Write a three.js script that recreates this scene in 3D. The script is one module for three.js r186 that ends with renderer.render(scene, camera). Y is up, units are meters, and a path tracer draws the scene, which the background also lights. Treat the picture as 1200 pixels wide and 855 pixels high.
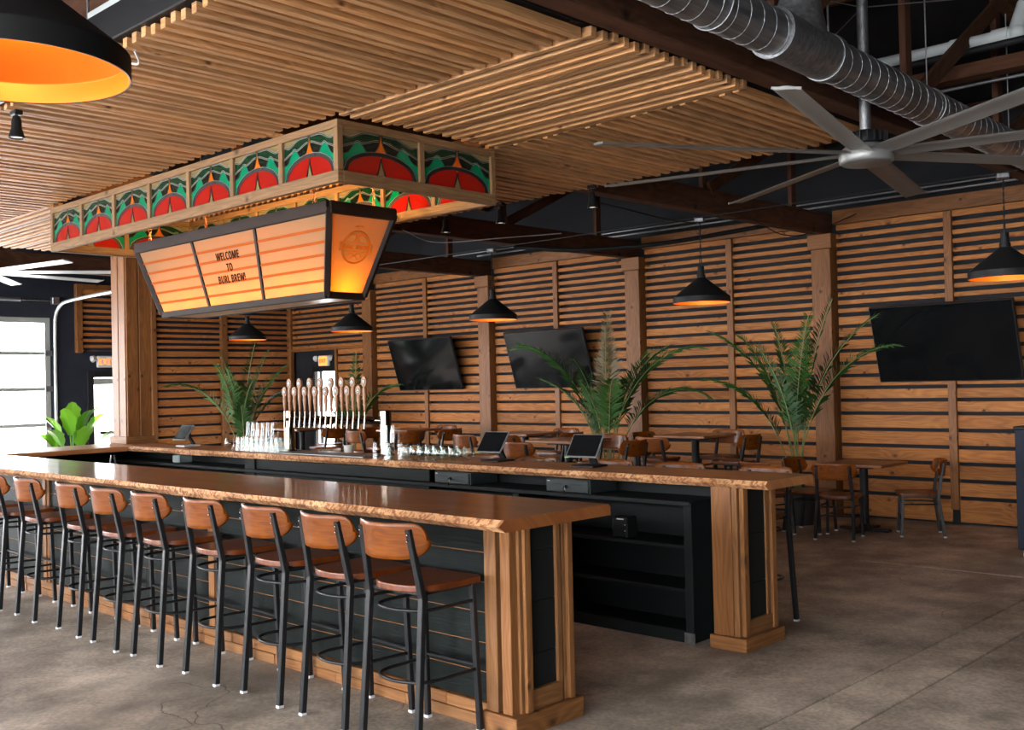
import * as THREE from 'three';
import { mergeGeometries } from 'three/addons/utils/BufferGeometryUtils.js';
import { RectAreaLightUniformsLib } from 'three/addons/lights/RectAreaLightUniformsLib.js';
import { FontLoader } from 'three/addons/loaders/FontLoader.js';
import { TextGeometry } from 'three/addons/geometries/TextGeometry.js';

// ───────────────────────── camera, sky, exposure ─────────────────────────
const scene = new THREE.Scene();
RectAreaLightUniformsLib.init();
const V3 = (x, y, z) => new THREE.Vector3(x, y, z);
const camera = new THREE.PerspectiveCamera(38.4477, 1200 / 855, 0.05, 200);
{
  const yaw = THREE.MathUtils.degToRad(46.2855), p = THREE.MathUtils.degToRad(0.97489), r = THREE.MathUtils.degToRad(-1.29213);
  const f = V3(Math.sin(yaw) * Math.cos(p), Math.sin(p), -Math.cos(yaw) * Math.cos(p));
  const rt = V3(Math.cos(yaw), 0, Math.sin(yaw)), up = rt.clone().cross(f);
  const rt2 = rt.clone().multiplyScalar(Math.cos(r)).addScaledVector(up, Math.sin(r));
  const up2 = up.clone().multiplyScalar(Math.cos(r)).addScaledVector(rt, -Math.sin(r));
  camera.position.set(0, 1.7, 0);
  camera.quaternion.setFromRotationMatrix(new THREE.Matrix4().makeBasis(rt2, up2, f.clone().negate()));
}
scene.add(camera);
scene.background = new THREE.Color(0.93, 0.96, 1.0);
scene.backgroundIntensity = 5;
const SKY_GLOW = 4; // daylight of each street opening, emitted just outside its panes
const renderer = new THREE.WebGLRenderer({ antialias: true });
renderer.toneMapping = THREE.LinearToneMapping;
renderer.toneMappingExposure = 3.15;
renderer.shadowMap.enabled = true;

// ───────────────────────── helpers ─────────────────────────
function mulberry(a) { return () => { a |= 0; a = a + 0x6D2B79F5 | 0; let t = Math.imul(a ^ a >>> 15, 1 | a); t = t + Math.imul(t ^ t >>> 7, 61 | t) ^ t; return ((t ^ t >>> 14) >>> 0) / 4294967296; }; }
const rnd = mulberry(7);
const rr = (a, b) => a + (b - a) * rnd();
const used = {};
function numbered(n) { if (!(n in used)) { used[n] = 0; return n; } used[n]++; return n + '_' + String(used[n]).padStart(3, '0'); }
function tag(o, label, category, group, kind) { if (label) o.userData.label = label; if (category) o.userData.category = category; if (group) o.userData.group = group; if (kind) o.userData.kind = kind; return o; }
function thing(name, label, category, pos = [0, 0, 0], turn = 0, group) {
  const o = new THREE.Group(); o.name = numbered(name); scene.add(o); o.position.set(...pos); o.rotation.y = turn;
  return tag(o, label, category, group);
}
function structure(name, label, category) { const o = new THREE.Group(); o.name = name; scene.add(o); return tag(o, label, category, null, 'structure'); }
function part(parent, name, geo, mat, pos, rot) {
  const m = new THREE.Mesh(geo, mat); m.name = name; parent.add(m);
  if (pos) m.position.set(...pos); if (rot) m.rotation.set(...rot);
  return m;
}
function solo(name, geo, mat, label, category, pos = [0, 0, 0], turn = 0, group) {
  const m = new THREE.Mesh(geo, mat); m.name = numbered(name); scene.add(m); m.position.set(...pos); m.rotation.y = turn;
  return tag(m, label, category, group);
}
function copyOf(o, pos, turn, label, group) {
  const c = o.clone(); c.userData = { ...o.userData }; c.name = numbered(o.name.replace(/_\d{3}$/, '')); scene.add(c);
  c.position.set(...pos); c.rotation.y = turn; if (label) c.userData.label = label; if (group) c.userData.group = group;
  return c;
}
// box with small chamfers, uv in metres, u along the grain
const boxCache = new Map();
function cbox(w, h, d, c = 0.004, grain = -1, variant = 0) {
  const key = [w, h, d, c, grain, variant].map(x => x.toFixed ? x.toFixed(4) : x).join();
  if (boxCache.has(key)) return boxCache.get(key);
  const S = [w / 2, h / 2, d / 2]; c = Math.min(c, Math.min(...S) * 0.6);
  if (grain < 0) grain = S.indexOf(Math.max(...S));
  const ou = (variant * 0.37) % 1 * 2, ov = (variant * 0.61) % 1 * 2, pos = [], uv = [];
  const put = (P, n) => {
    const a = n; let other = [0, 1, 2].filter(k => k !== a), gu = other.includes(grain) ? grain : (other[0] === 1 ? other[1] : other[0]), gv = other.find(k => k !== gu);
    for (const q of P) { pos.push(...q); uv.push(q[gu] + ou, q[gv] + ov); }
  };
  const quad = (a, b, e, f, n, out) => {
    const x = V3(...b).sub(V3(...a)).cross(V3(...e).sub(V3(...a)));
    if (x.dot(out) < 0) [b, f] = [f, b];
    put([a, b, e, a, e, f], n);
  };
  const pt = (ax, s, o1, s1, o2, s2, full) => { const q = [0, 0, 0]; q[ax] = s * S[ax]; q[o1] = s1 * (S[o1] - c); q[o2] = s2 * (S[o2] - c); return q; };
  for (let ax = 0; ax < 3; ax++) { const o1 = (ax + 1) % 3, o2 = (ax + 2) % 3; for (const s of [-1, 1]) { const out = V3(0, 0, 0); out.setComponent(ax, s); quad(pt(ax, s, o1, -1, o2, -1), pt(ax, s, o1, 1, o2, -1), pt(ax, s, o1, 1, o2, 1), pt(ax, s, o1, -1, o2, 1), ax, out); } }
  if (c > 0.0015) {
    for (let k = 0; k < 3; k++) { const a = (k + 1) % 3, b = (k + 2) % 3; for (const sa of [-1, 1]) for (const sb of [-1, 1]) { const out = V3(0, 0, 0); out.setComponent(a, sa); out.setComponent(b, sb); quad(pt(a, sa, k, -1, b, sb), pt(a, sa, k, 1, b, sb), pt(b, sb, k, 1, a, sa), pt(b, sb, k, -1, a, sa), a, out); } }
    for (const sx of [-1, 1]) for (const sy of [-1, 1]) for (const sz of [-1, 1]) {
      let A = pt(0, sx, 1, sy, 2, sz), B = pt(1, sy, 2, sz, 0, sx), D = pt(2, sz, 0, sx, 1, sy);
      if (V3(...B).sub(V3(...A)).cross(V3(...D).sub(V3(...A))).dot(V3(sx, sy, sz)) < 0) [B, D] = [D, B]; put([A, B, D], 0);
    }
  }
  const g = new THREE.BufferGeometry(); g.setAttribute('position', new THREE.Float32BufferAttribute(pos, 3)); g.setAttribute('uv', new THREE.Float32BufferAttribute(uv, 2)); g.computeVertexNormals();
  boxCache.set(key, g); return g;
}
function box(x0, x1, y0, y1, z0, z1, c = 0.004, grain = -1, variant = 0) { return cbox(x1 - x0, y1 - y0, z1 - z0, c, grain, variant).clone().translate((x0 + x1) / 2, (y0 + y1) / 2, (z0 + z1) / 2); }
function pbox(parent, name, mat, x0, x1, y0, y1, z0, z1, c = 0.004, grain = -1, variant = 0) { return part(parent, name, cbox(x1 - x0, y1 - y0, z1 - z0, c, grain, variant), mat, [(x0 + x1) / 2, (y0 + y1) / 2, (z0 + z1) / 2]); }
function flat(g) { g = g.index ? g.toNonIndexed() : g; for (const k of Object.keys(g.attributes)) if (!['position', 'normal', 'uv'].includes(k)) g.deleteAttribute(k); return g; }
function merge(list) { return mergeGeometries(list.map(flat), false); }
function rod(a, b, r, seg = 10, r2) {
  const A = V3(...a), B = V3(...b), L = A.distanceTo(B), g = new THREE.CylinderGeometry(r2 ?? r, r, L, seg, 1);
  g.applyQuaternion(new THREE.Quaternion().setFromUnitVectors(V3(0, 1, 0), B.clone().sub(A).normalize())); g.translate((A.x + B.x) / 2, (A.y + B.y) / 2, (A.z + B.z) / 2); return g;
}
function bar(a, b, w, h, c = 0.003) { // square section along a-b, h measured upward as far as possible
  const A = V3(...a), B = V3(...b), L = A.distanceTo(B), d = B.clone().sub(A).normalize();
  const g = cbox(w, h, L, c, 2).clone(); let up = Math.abs(d.y) > 0.95 ? V3(1, 0, 0) : V3(0, 1, 0);
  const x = up.clone().cross(d).normalize(), y = d.clone().cross(x);
  g.applyMatrix4(new THREE.Matrix4().makeBasis(x, y, d)); g.translate((A.x + B.x) / 2, (A.y + B.y) / 2, (A.z + B.z) / 2); return g;
}
function tube(pts, r, seg = 32, rad = 8, closed = false) { return new THREE.TubeGeometry(new THREE.CatmullRomCurve3(pts.map(p => V3(...p)), closed, 'centripetal'), seg, r, rad, closed); }
const lathe = (pts, seg = 32) => new THREE.LatheGeometry(pts.map(p => new THREE.Vector2(...p)), seg);
function chain(a, b, r = 0.011, wire = 0.0028) { const A = V3(...a), B = V3(...b), L = A.distanceTo(B), n = Math.max(2, Math.round(L / (r * 2.6))), out = []; for (let i = 0; i < n; i++) { const g = new THREE.TorusGeometry(r, wire, 4, 8); g.scale(0.7, 1.5, 1); g.rotateY(i % 2 ? Math.PI / 2 : 0.1); const p = A.clone().lerp(B, (i + 0.5) / n); g.translate(p.x, p.y, p.z); out.push(g); } return merge(out); }

// ───────────────────────── textures ─────────────────────────
function noise2(seed) {
  const h = (x, y) => { let n = Math.imul(x, 374761393) + Math.imul(y, 668265263) + Math.imul(seed, 1442695041) | 0; n = Math.imul(n ^ n >>> 13, 1274126177); return ((n ^ n >>> 16) >>> 0) / 4294967296; };
  return (x, y, px, py) => { const xi = Math.floor(x), yi = Math.floor(y), fx = x - xi, fy = y - yi, u = fx * fx * (3 - 2 * fx), v = fy * fy * (3 - 2 * fy), m = (a, p) => ((a % p) + p) % p; const a = h(m(xi, px), m(yi, py)), b = h(m(xi + 1, px), m(yi, py)), c = h(m(xi, px), m(yi + 1, py)), d = h(m(xi + 1, px), m(yi + 1, py)); return a + (b - a) * u + (c - a) * v + (a - b - c + d) * u * v; };
}
function fbm(n, x, y, px, py, oct = 4) { let s = 0, a = 0.5, t = 0; for (let i = 0; i < oct; i++) { s += a * n(x, y, px, py); t += a; a *= 0.55; x *= 2; y *= 2; px *= 2; py *= 2; } return s / t; }
function dataTex(w, h, fn, srgb = true, rep = [1, 1]) {
  const d = new Uint8Array(w * h * 4); for (let j = 0; j < h; j++) for (let i = 0; i < w; i++) { const c = fn(i / w, j / h, i, j), k = (j * w + i) * 4; for (let q = 0; q < 3; q++) d[k + q] = Math.max(0, Math.min(255, (Array.isArray(c) ? c[q] : c) * 255)); d[k + 3] = 255; }
  const t = new THREE.DataTexture(d, w, h); t.wrapS = t.wrapT = THREE.RepeatWrapping; t.magFilter = THREE.LinearFilter; t.minFilter = THREE.LinearMipmapLinearFilter; t.generateMipmaps = true; if (srgb) t.colorSpace = THREE.SRGBColorSpace; t.repeat.set(...rep); t.needsUpdate = true; return t;
}
const mix3 = (a, b, t) => [a[0] + (b[0] - a[0]) * t, a[1] + (b[1] - a[1]) * t, a[2] + (b[2] - a[2]) * t];
function woodField(seed, rings = 9, fine = 120) {
  const n = noise2(seed), knots = []; const k = mulberry(seed * 13 + 1); for (let i = 0; i < 5; i++) knots.push([k(), k(), 0.006 + k() * 0.01]);
  return (u, v) => {
    let warp = fbm(n, u * 3, v * 4, 3, 4, 3), dk = 0;
    for (const [a, b, r] of knots) { const dx = Math.min(Math.abs(u - a), 1 - Math.abs(u - a)) * 1.1, dy = Math.min(Math.abs(v - b), 1 - Math.abs(v - b)) * 0.35, d = Math.sqrt(dx * dx + dy * dy); warp += 0.35 * Math.exp(-d / 0.03); dk = Math.max(dk, Math.exp(-((d / r) ** 2))); }
    const ring = 0.5 + 0.5 * Math.sin((v * rings + warp * 5.5) * 6.2832), f = n(u * 14, v * fine, 14, fine), f2 = n(u * 40, v * fine * 2, 40, fine * 2), b = fbm(n, u * 2, v * 6, 2, 6, 2);
    return [Math.max(0, Math.min(1, 0.28 * ring + 0.3 * f + 0.2 * f2 + 0.35 * b - 0.02)), dk];
  };
}
function woodMap(seed, lo, hi, knot, w = 1024, h = 512, rep = [0.5, 2], rings, fine) { const F = woodField(seed, rings, fine); return dataTex(w, h, (u, v) => { const [t, k] = F(u, v); return mix3(mix3(lo, hi, t), knot, k * 0.85); }, true, rep); }
function woodBump(seed, w = 1024, h = 512, rep = [0.5, 2], rings, fine) { const F = woodField(seed, rings, fine); return dataTex(w, h, (u, v) => { const [t, k] = F(u, v); return t * 0.9 + 0.1 - k * 0.2; }, false, rep); }
const col = (r, g, b) => new THREE.Color().setRGB(r, g, b);
const std = (o) => o.specularIntensity === undefined ? new THREE.MeshStandardMaterial(o) : new THREE.MeshPhysicalMaterial(o);
const phys = (o) => new THREE.MeshPhysicalMaterial(o);
const oakMaps = [11, 12, 13].map(s => woodMap(s, [0.50, 0.37, 0.25], [0.80, 0.64, 0.46], [0.24, 0.15, 0.09]));
const oakBump = woodBump(11);
const tints = [[1, 1, 1], [0.86, 0.84, 0.82], [1.08, 1.0, 0.9], [0.94, 0.88, 0.8]];
const slatMats = []; for (let i = 0; i < 6; i++) { const t = tints[i % 4]; slatMats.push(std({ map: oakMaps[i % 3], bumpMap: oakBump, bumpScale: 0.0012, color: col(0.82 * t[0], 0.54 * t[1], 0.29 * t[2]), roughness: 0.6, specularIntensity: 0.5 })); }
const canopyMats = []; for (let i = 0; i < 6; i++) { const t = tints[(i + 1) % 4]; canopyMats.push(std({ map: oakMaps[(i + 1) % 3], bumpMap: oakBump, bumpScale: 0.0008, color: col(1.16 * t[0], 1.04 * t[1], 0.91 * t[2]), roughness: 0.62 })); }
const postMat = std({ map: oakMaps[1], bumpMap: oakBump, bumpScale: 0.001, color: col(0.46, 0.31, 0.19), roughness: 0.5, specularIntensity: 0.6 });
const trimMat = std({ map: oakMaps[2], bumpMap: oakBump, bumpScale: 0.001, color: col(0.46, 0.345, 0.24), roughness: 0.55, specularIntensity: 0.6 });
const trimMat2 = std({ map: oakMaps[0], bumpMap: oakBump, bumpScale: 0.001, color: col(0.5, 0.355, 0.225), roughness: 0.55, specularIntensity: 0.6 });
const boxFrameMat = std({ map: oakMaps[1], bumpMap: oakBump, bumpScale: 0.0008, color: col(0.44, 0.41, 0.38), roughness: 0.65, specularIntensity: 0.5 });
const topMap = woodMap(21, [0.58, 0.38, 0.23], [0.78, 0.56, 0.37], [0.34, 0.2, 0.11], 2048, 1024, [1 / 2.6, 1 / 0.95], 4, 170);
const topMat = phys({ map: topMap, color: col(0.64, 0.47, 0.32), roughness: 0.4, specularIntensity: 0.6, clearcoat: 0.6, clearcoatRoughness: 0.1 });
const topMat2 = phys({ map: topMap, color: col(0.95, 0.82, 0.7), roughness: 0.42, clearcoat: 0.2, clearcoatRoughness: 0.25 });
const barkN = noise2(31);
const barkMap = dataTex(1024, 128, (u, v) => { const a = fbm(barkN, u * 130, v * 9, 130, 9, 4), b = barkN(u * 24, v * 3, 24, 3), c = Math.max(0, Math.min(1, (a - 0.48) / 0.16)); return mix3(mix3([0.66, 0.49, 0.34], [0.84, 0.68, 0.51], b), [0.44, 0.25, 0.14], c * 0.75); }, true, [0.5, 8]);
const barkBump = dataTex(1024, 128, (u, v) => fbm(barkN, u * 60, v * 6, 60, 6, 4), false, [0.5, 8]);
const barkMat = std({ map: barkMap, bumpMap: barkBump, bumpScale: 0.006, color: col(1.0, 0.9, 0.8), roughness: 0.7 });
const greenMap = woodMap(41, [0.15, 0.19, 0.18], [0.27, 0.33, 0.31], [0.10, 0.12, 0.12], 1024, 512, [0.5, 2], 7);
const greenBump = woodBump(41, 1024, 512, [0.5, 2], 7);
const greenMats = [0.85, 1, 1.15].map(k => std({ map: greenMap, bumpMap: greenBump, bumpScale: 0.002, color: col(0.07 * k, 0.085 * k, 0.078 * k), roughness: 0.6, specularIntensity: 0.3 }));
const walnutMap = woodMap(51, [0.48, 0.25, 0.10], [0.74, 0.44, 0.19], [0.30, 0.14, 0.06], 1024, 512, [1, 3], 6, 90);
const walnutMat = phys({ map: walnutMap, color: col(0.45, 0.375, 0.09), roughness: 0.42, specularIntensity: 0.35, clearcoat: 0.15, clearcoatRoughness: 0.2 });
const seatMat = phys({ map: walnutMap, color: col(0.36, 0.26, 0.16), roughness: 0.38, specularIntensity: 0.7, clearcoat: 0.25, clearcoatRoughness: 0.18 });
const beamMap = woodMap(61, [0.36, 0.25, 0.19], [0.55, 0.42, 0.34], [0.2, 0.13, 0.1], 1024, 512, [0.4, 1], 4, 60);
const beamMat = std({ map: beamMap, color: col(0.40, 0.32, 0.28), roughness: 0.85, specularIntensity: 0.3 });
const concN = noise2(71), concN2 = noise2(72);
const crackGrid = (() => { // a few wandering hairline cracks, 7 m tile
  const N = 1536, g = new Float32Array(N * N), r = mulberry(404);
  for (let c = 0; c < 7; c++) { let x = r() * N, y = r() * N, a = r() * 6.28; const L = 260 + r() * 420; for (let i = 0; i < L; i++) { a += (r() - 0.5) * 0.55; x += Math.cos(a) * 1.2; y += Math.sin(a) * 1.2; if (i % 60 === 0) a += (r() - 0.5) * 0.8; const X = ((x | 0) % N + N) % N, Y = ((y | 0) % N + N) % N; g[Y * N + X] = 1; g[Y * N + (X + 1) % N] = 0.7; } }
  return (u, v) => g[Math.min(N - 1, v * N | 0) * N + Math.min(N - 1, u * N | 0)];
})();
const crackF = crackGrid;
const concMap = dataTex(1536, 1536, (u, v) => { const a = fbm(concN, u * 6, v * 6, 6, 6, 5), b = fbm(concN2, u * 26, v * 26, 26, 26, 4), s = concN(u * 500, v * 500, 500, 500), c = crackF(u, v), st = Math.max(0, fbm(concN2, u * 4 + 0.5, v * 9, 4, 9, 4) - 0.53) * 3; const t = 0.45 * a + 0.4 * b + 0.15 * s; let q = mix3([0.44, 0.40, 0.36], [0.80, 0.745, 0.69], Math.max(0, Math.min(1, (t - 0.31) * 2.5))); q = mix3(q, [0.34, 0.31, 0.28], Math.min(0.75, st)); return mix3(q, [0.24, 0.2, 0.17], c * 0.7); }, true, [1 / 7, 1 / 7]);
const concRough = dataTex(1024, 1024, (u, v) => { const a = fbm(concN, u * 8, v * 8, 8, 8, 5); return 0.42 + 0.36 * a; }, false, [1 / 7, 1 / 7]);
const concBump = dataTex(1024, 1024, (u, v) => 0.6 * fbm(concN, u * 60, v * 60, 60, 60, 3) + 0.4 - crackF(u, v) * 0.4, false, [1 / 7, 1 / 7]);
const floorMat = std({ map: concMap, roughnessMap: concRough, bumpMap: concBump, bumpScale: 0.002, color: col(1.27, 1.24, 1.19), roughness: 1 });
const floorMat2 = std({ map: concMap, roughnessMap: concRough, bumpMap: concBump, bumpScale: 0.002, color: col(1.46, 1.43, 1.36), roughness: 1 });
const black = std({ color: col(0.012, 0.012, 0.013), roughness: 0.5, specularIntensity: 0.4 });
const blackMetal = std({ color: col(0.012, 0.012, 0.013), roughness: 0.36, specularIntensity: 0.55 });
const shadeBlack = std({ color: col(0.011, 0.011, 0.011), roughness: 0.55, specularIntensity: 0.4 });
const wallBlack = std({ color: col(0.016, 0.017, 0.02), roughness: 0.8, specularIntensity: 0.4 });
const navyN = noise2(81);
const navyMap = dataTex(512, 512, (u, v) => { const t = fbm(navyN, u * 8, v * 8, 8, 8, 4); return mix3([0.62, 0.64, 0.70], [1, 1, 1], t); }, true, [0.4, 0.4]);
const navy = std({ map: navyMap, color: col(0.028, 0.032, 0.045), roughness: 0.75, specularIntensity: 0.4 });
const roofMat = std({ map: navyMap, color: col(0.014, 0.015, 0.016), roughness: 0.9, specularIntensity: 0.3 });
const steel = std({ color: col(0.36, 0.33, 0.3), metalness: 1, roughness: 0.14 });
const galvN = noise2(82);
const galvMap = dataTex(512, 512, (u, v) => { const t = fbm(galvN, u * 24, v * 24, 24, 24, 3); return mix3([0.55, 0.55, 0.56], [0.86, 0.87, 0.88], t); }, true, [1.5, 1.5]);
const galv = std({ map: galvMap, color: col(0.6, 0.6, 0.6), metalness: 0.85, roughness: 0.42 });
const alum = std({ color: col(0.52, 0.56, 0.54), metalness: 0.6, roughness: 0.45 });
const fanGrey = std({ color: col(0.22, 0.22, 0.21), metalness: 0.4, roughness: 0.42 });
const pvc = std({ color: col(0.55, 0.58, 0.58), roughness: 0.45 });
const rubber = std({ color: col(0.55, 0.55, 0.55), roughness: 0.6 });
const glass = phys({ color: col(1, 1, 1), transmission: 1, roughness: 0.02, ior: 1.5, thickness: 0 });
const cupGlass = phys({ color: col(0.96, 0.98, 0.97), transmission: 1, roughness: 0.02, ior: 1.3, thickness: 0 });
const screenMat = phys({ color: col(0.005, 0.0055, 0.006), roughness: 0.1, specularIntensity: 0.8 });
const sg = (r, g, b, t = 0.55) => phys({ color: col(r, g, b), transmission: t, roughness: 0.12, thickness: 0, ior: 1.5, specularIntensity: 0.6 });
const GLASS = { red: sg(0.5, 0.014, 0.008), orange: sg(0.75, 0.2, 0.012), emerald: sg(0.0, 0.34, 0.16), deep: sg(0.006, 0.05, 0.02, 0.5), ink: sg(0.006, 0.014, 0.01, 0.4), amber: sg(0.36, 0.28, 0.13) };
const lead = std({ color: col(0.02, 0.02, 0.02), metalness: 0.4, roughness: 0.45 });
const solder = std({ color: col(0.35, 0.33, 0.3), metalness: 0.7, roughness: 0.4 });
const copper = std({ color: col(0.55, 0.24, 0.12), metalness: 0.9, roughness: 0.35 });
const lampGold = std({ color: col(0.85, 0.22, 0.01), metalness: 0.35, roughness: 0.45 });
const bulbMat = std({ color: col(1, 0.95, 0.85), emissive: col(1, 0.82, 0.55), emissiveIntensity: 0.6 });
const font = await new FontLoader().loadAsync('fonts/droid/droid_sans_bold.typeface.json');
function text(s, size, depth = 0.002) { const g = new TextGeometry(s, { font, size, depth, curveSegments: 3 }); g.computeBoundingBox(); const b = g.boundingBox; g.translate(-(b.min.x + b.max.x) / 2, -(b.min.y + b.max.y) / 2, 0); return g; }

// ───────────────────────── dimensions of the place ─────────────────────────
const WX = 12.0, WZ = -17.5, FX = -6.5, BZ = 6.0;   // inner faces of right, left, front and back walls

// ───────────────────────── floor ─────────────────────────
{
  const fl = structure('floor', 'worn stained concrete slab floor with sawn joints', 'floor');
  const g = 0.006, zs = [[WZ - 0.3, -2.68 - g, floorMat], [-2.68 + g, -2.35 - g, floorMat2], [-2.35 + g, BZ + 0.3, floorMat]];
  const slab = (x0, x1, z0, z1, m) => { const h = 0.1, s = cbox(x1 - x0, h, z1 - z0, 0.006).clone(), p = s.attributes.position, uv = s.attributes.uv; s.translate((x0 + x1) / 2, -h / 2, (z0 + z1) / 2); for (let i = 0; i < p.count; i++) uv.setXY(i, p.getX(i), p.getZ(i)); part(fl, 'slab', s, m); };
  for (const [a, b, m] of zs) { slab(FX - 0.3, 9.15 - g, a, b, m); slab(9.15 + g, WX + 0.3, a, b, m); }
  pbox(fl, 'joint_bed', wallBlack, FX - 0.3, WX + 0.3, -0.16, -0.1, WZ - 0.3, BZ + 0.3, 0.001);
  const gr = structure('ground', 'pale paved ground outside the doors', 'ground');
  pbox(gr, 'paving', std({ color: col(0.45, 0.44, 0.42), roughness: 0.9 }), FX - 30, WX + 14, -0.26, -0.17, WZ - 30, BZ + 14, 0.001);
}
// ───────────────────────── slatted walls ─────────────────────────
const gaps = [3.53, 3.43, 3.33, 3.23, 3.13, 3.03, 2.93, 2.83, 2.73, 2.63, 2.53, 2.43, 2.29, 2.145, 1.995, 1.845, 1.695, 1.55, 1.40, 1.245, 1.055, 0.865, 0.68, 0.49, 0.30];
function slatRows(top, bottom) { const G = gaps.filter(g => g < top - 0.03 && g > bottom + 0.03), e = [top + 0.02, ...G, bottom - 0.02], out = []; const k = y => y > 2.4 ? 0.0245 : 0.021; for (let i = 0; i + 1 < e.length; i++) out.push([e[i + 1] + k(e[i + 1]), e[i] - k(e[i])]); return out; }
let slatN = 0;
function slatPanel(wall, axis, at, s, a0, a1, top, bottom) { // axis 'z': wall plane x=at, slats run along z
  for (const [y0, y1] of slatRows(top, bottom)) {
    const L = a1 - a0, v = slatN++ % 7, mat = slatMats[(slatN * 5 + (slatN >> 2)) % 6], dp = 0.022 + 0.004 * ((slatN * 7) % 3);
    if (axis === 'z') part(wall, 'slat', cbox(0.026, y1 - y0, L, 0.003, 2, v), mat, [at + s * (0.05 + dp), (y0 + y1) / 2, (a0 + a1) / 2]);
    else part(wall, 'slat', cbox(L, y1 - y0, 0.026, 0.003, 0, v), mat, [(a0 + a1) / 2, (y0 + y1) / 2, at + s * (0.05 + dp)]);
  }
}
const PZ = [-14.89, -11.9, -8.92, -6.05, -3.1];
{
  const w = structure('wall_right', 'black wall clad with horizontal oak slats between posts', 'wall');
  const dz0 = -16.85, dz1 = -15.98; // doorway by the corner
  pbox(w, 'backing', wallBlack, WX, WX + 0.25, 0, 6.6, dz1, BZ + 0.3, 0.002);
  pbox(w, 'backing', wallBlack, WX, WX + 0.25, 0, 6.6, WZ - 0.3, dz0, 0.002);
  pbox(w, 'backing', wallBlack, WX, WX + 0.25, 2.1, 6.6, dz0, dz1, 0.002);
  for (const z of PZ) {
    pbox(w, 'column', postMat, WX - 0.2, WX, 0, 3.24, z - 0.125, z + 0.125, 0.006, 1, 1);
    pbox(w, 'column_cap', postMat, WX - 0.23, WX, 3.24, 3.42, z - 0.155, z + 0.155, 0.006, 2, 2);
  }
  const mids = [-13.40, -10.43, -7.39, -4.55];
  for (let i = 0; i < 4; i++) {
    const a = PZ[i] + 0.125, b = PZ[i + 1] - 0.125, m = mids[i];
    slatPanel(w, 'z', WX, -1, a + 0.03, m - 0.045, 3.53, 0.03); slatPanel(w, 'z', WX, -1, m + 0.045, b - 0.03, 3.53, 0.03);
    pbox(w, 'batten', postMat, WX - 0.12, WX - 0.05, 0.17, 3.52, m - 0.045, m + 0.045, 0.004, 1, i);
    pbox(w, 'header_beam', postMat, WX - 0.12, WX, 3.53, 3.7, a, b, 0.005, 2, i + 3);
  }
  slatPanel(w, 'z', WX, -1, PZ[4] + 0.155, PZ[4] + 2.4, 3.53, 0.03); pbox(w, 'header_beam', postMat, WX - 0.12, WX, 3.53, 3.7, PZ[4] + 0.125, PZ[4] + 2.4, 0.005, 2, 5);
  // bay with the door
  slatPanel(w, 'z', WX, -1, -17.36, PZ[0] - 0.16, 3.53, 2.45); slatPanel(w, 'z', WX, -1, -15.9, PZ[0] - 0.16, 2.40, 0.03);
  pbox(w, 'batten', postMat, WX - 0.12, WX - 0.02, 2.4, 3.55, -17.44, -17.36, 0.004, 1, 2);
  pbox(w, 'batten', postMat, WX - 0.12, WX - 0.02, 2.4, 2.45, -17.36, -15.03, 0.004, 2, 3);
  pbox(w, 'batten', postMat, WX - 0.12, WX - 0.02, 0.05, 2.4, -15.97, -15.9, 0.004, 1, 3);
  pbox(w, 'header_beam', postMat, WX - 0.12, WX, 3.53, 3.7, -17.44, -15.02, 0.005, 2, 6);
}
{
  const w = structure('wall_left', 'dark navy end wall with oak slat panels and doors', 'wall');
  const H = 6.6, T = 0.25, z0 = WZ - T, z1 = WZ;
  const holes = [[-2.6, 1.7, 0, 2.95], [2.95, 7.25, 0, 2.95], [7.93, 8.85, 0.02, 1.97]];
  const xs = [FX - 0.3, -2.6, 1.7, 2.95, 7.25, 7.93, 8.85, WX + 0.25];
  for (let i = 0; i + 1 < xs.length; i++) { const h = holes.find(q => q[0] === xs[i]); pbox(w, 'wall_panel', navy, xs[i], xs[i + 1], h ? h[3] : 0, H, z0, z1, 0.001); }
  // full-height slatted bay up to the corner
  slatPanel(w, 'x', WZ, 1, 9.06, 10.36, 3.53, 0.03); slatPanel(w, 'x', WZ, 1, 10.48, 11.86, 3.53, 0.03);
  pbox(w, 'batten', postMat, 10.36, 10.48, 0.05, 3.53, WZ + 0.04, WZ + 0.13, 0.004, 1, 1);
  pbox(w, 'batten', postMat, 8.97, 9.06, 0.05, 3.53, WZ + 0.02, WZ + 0.13, 0.004, 1, 2);
  pbox(w, 'batten', postMat, 11.86, 11.94, 0.05, 3.53, WZ + 0.02, WZ + 0.15, 0.004, 1, 3);
  pbox(w, 'header_beam', postMat, 8.97, 11.94, 3.53, 3.68, WZ, WZ + 0.12, 0.004, 0, 4);
  // panel above the glazed door
  slatPanel(w, 'x', WZ, 1, 7.74, 8.97, 3.45, 2.4); pbox(w, 'batten', postMat, 7.64, 7.74, 2.37, 3.53, WZ + 0.02, WZ + 0.12, 0.004, 1, 5); pbox(w, 'batten', postMat, 7.74, 8.97, 3.45, 3.53, WZ + 0.02, WZ + 0.12, 0.004, 0, 5);
}
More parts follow.
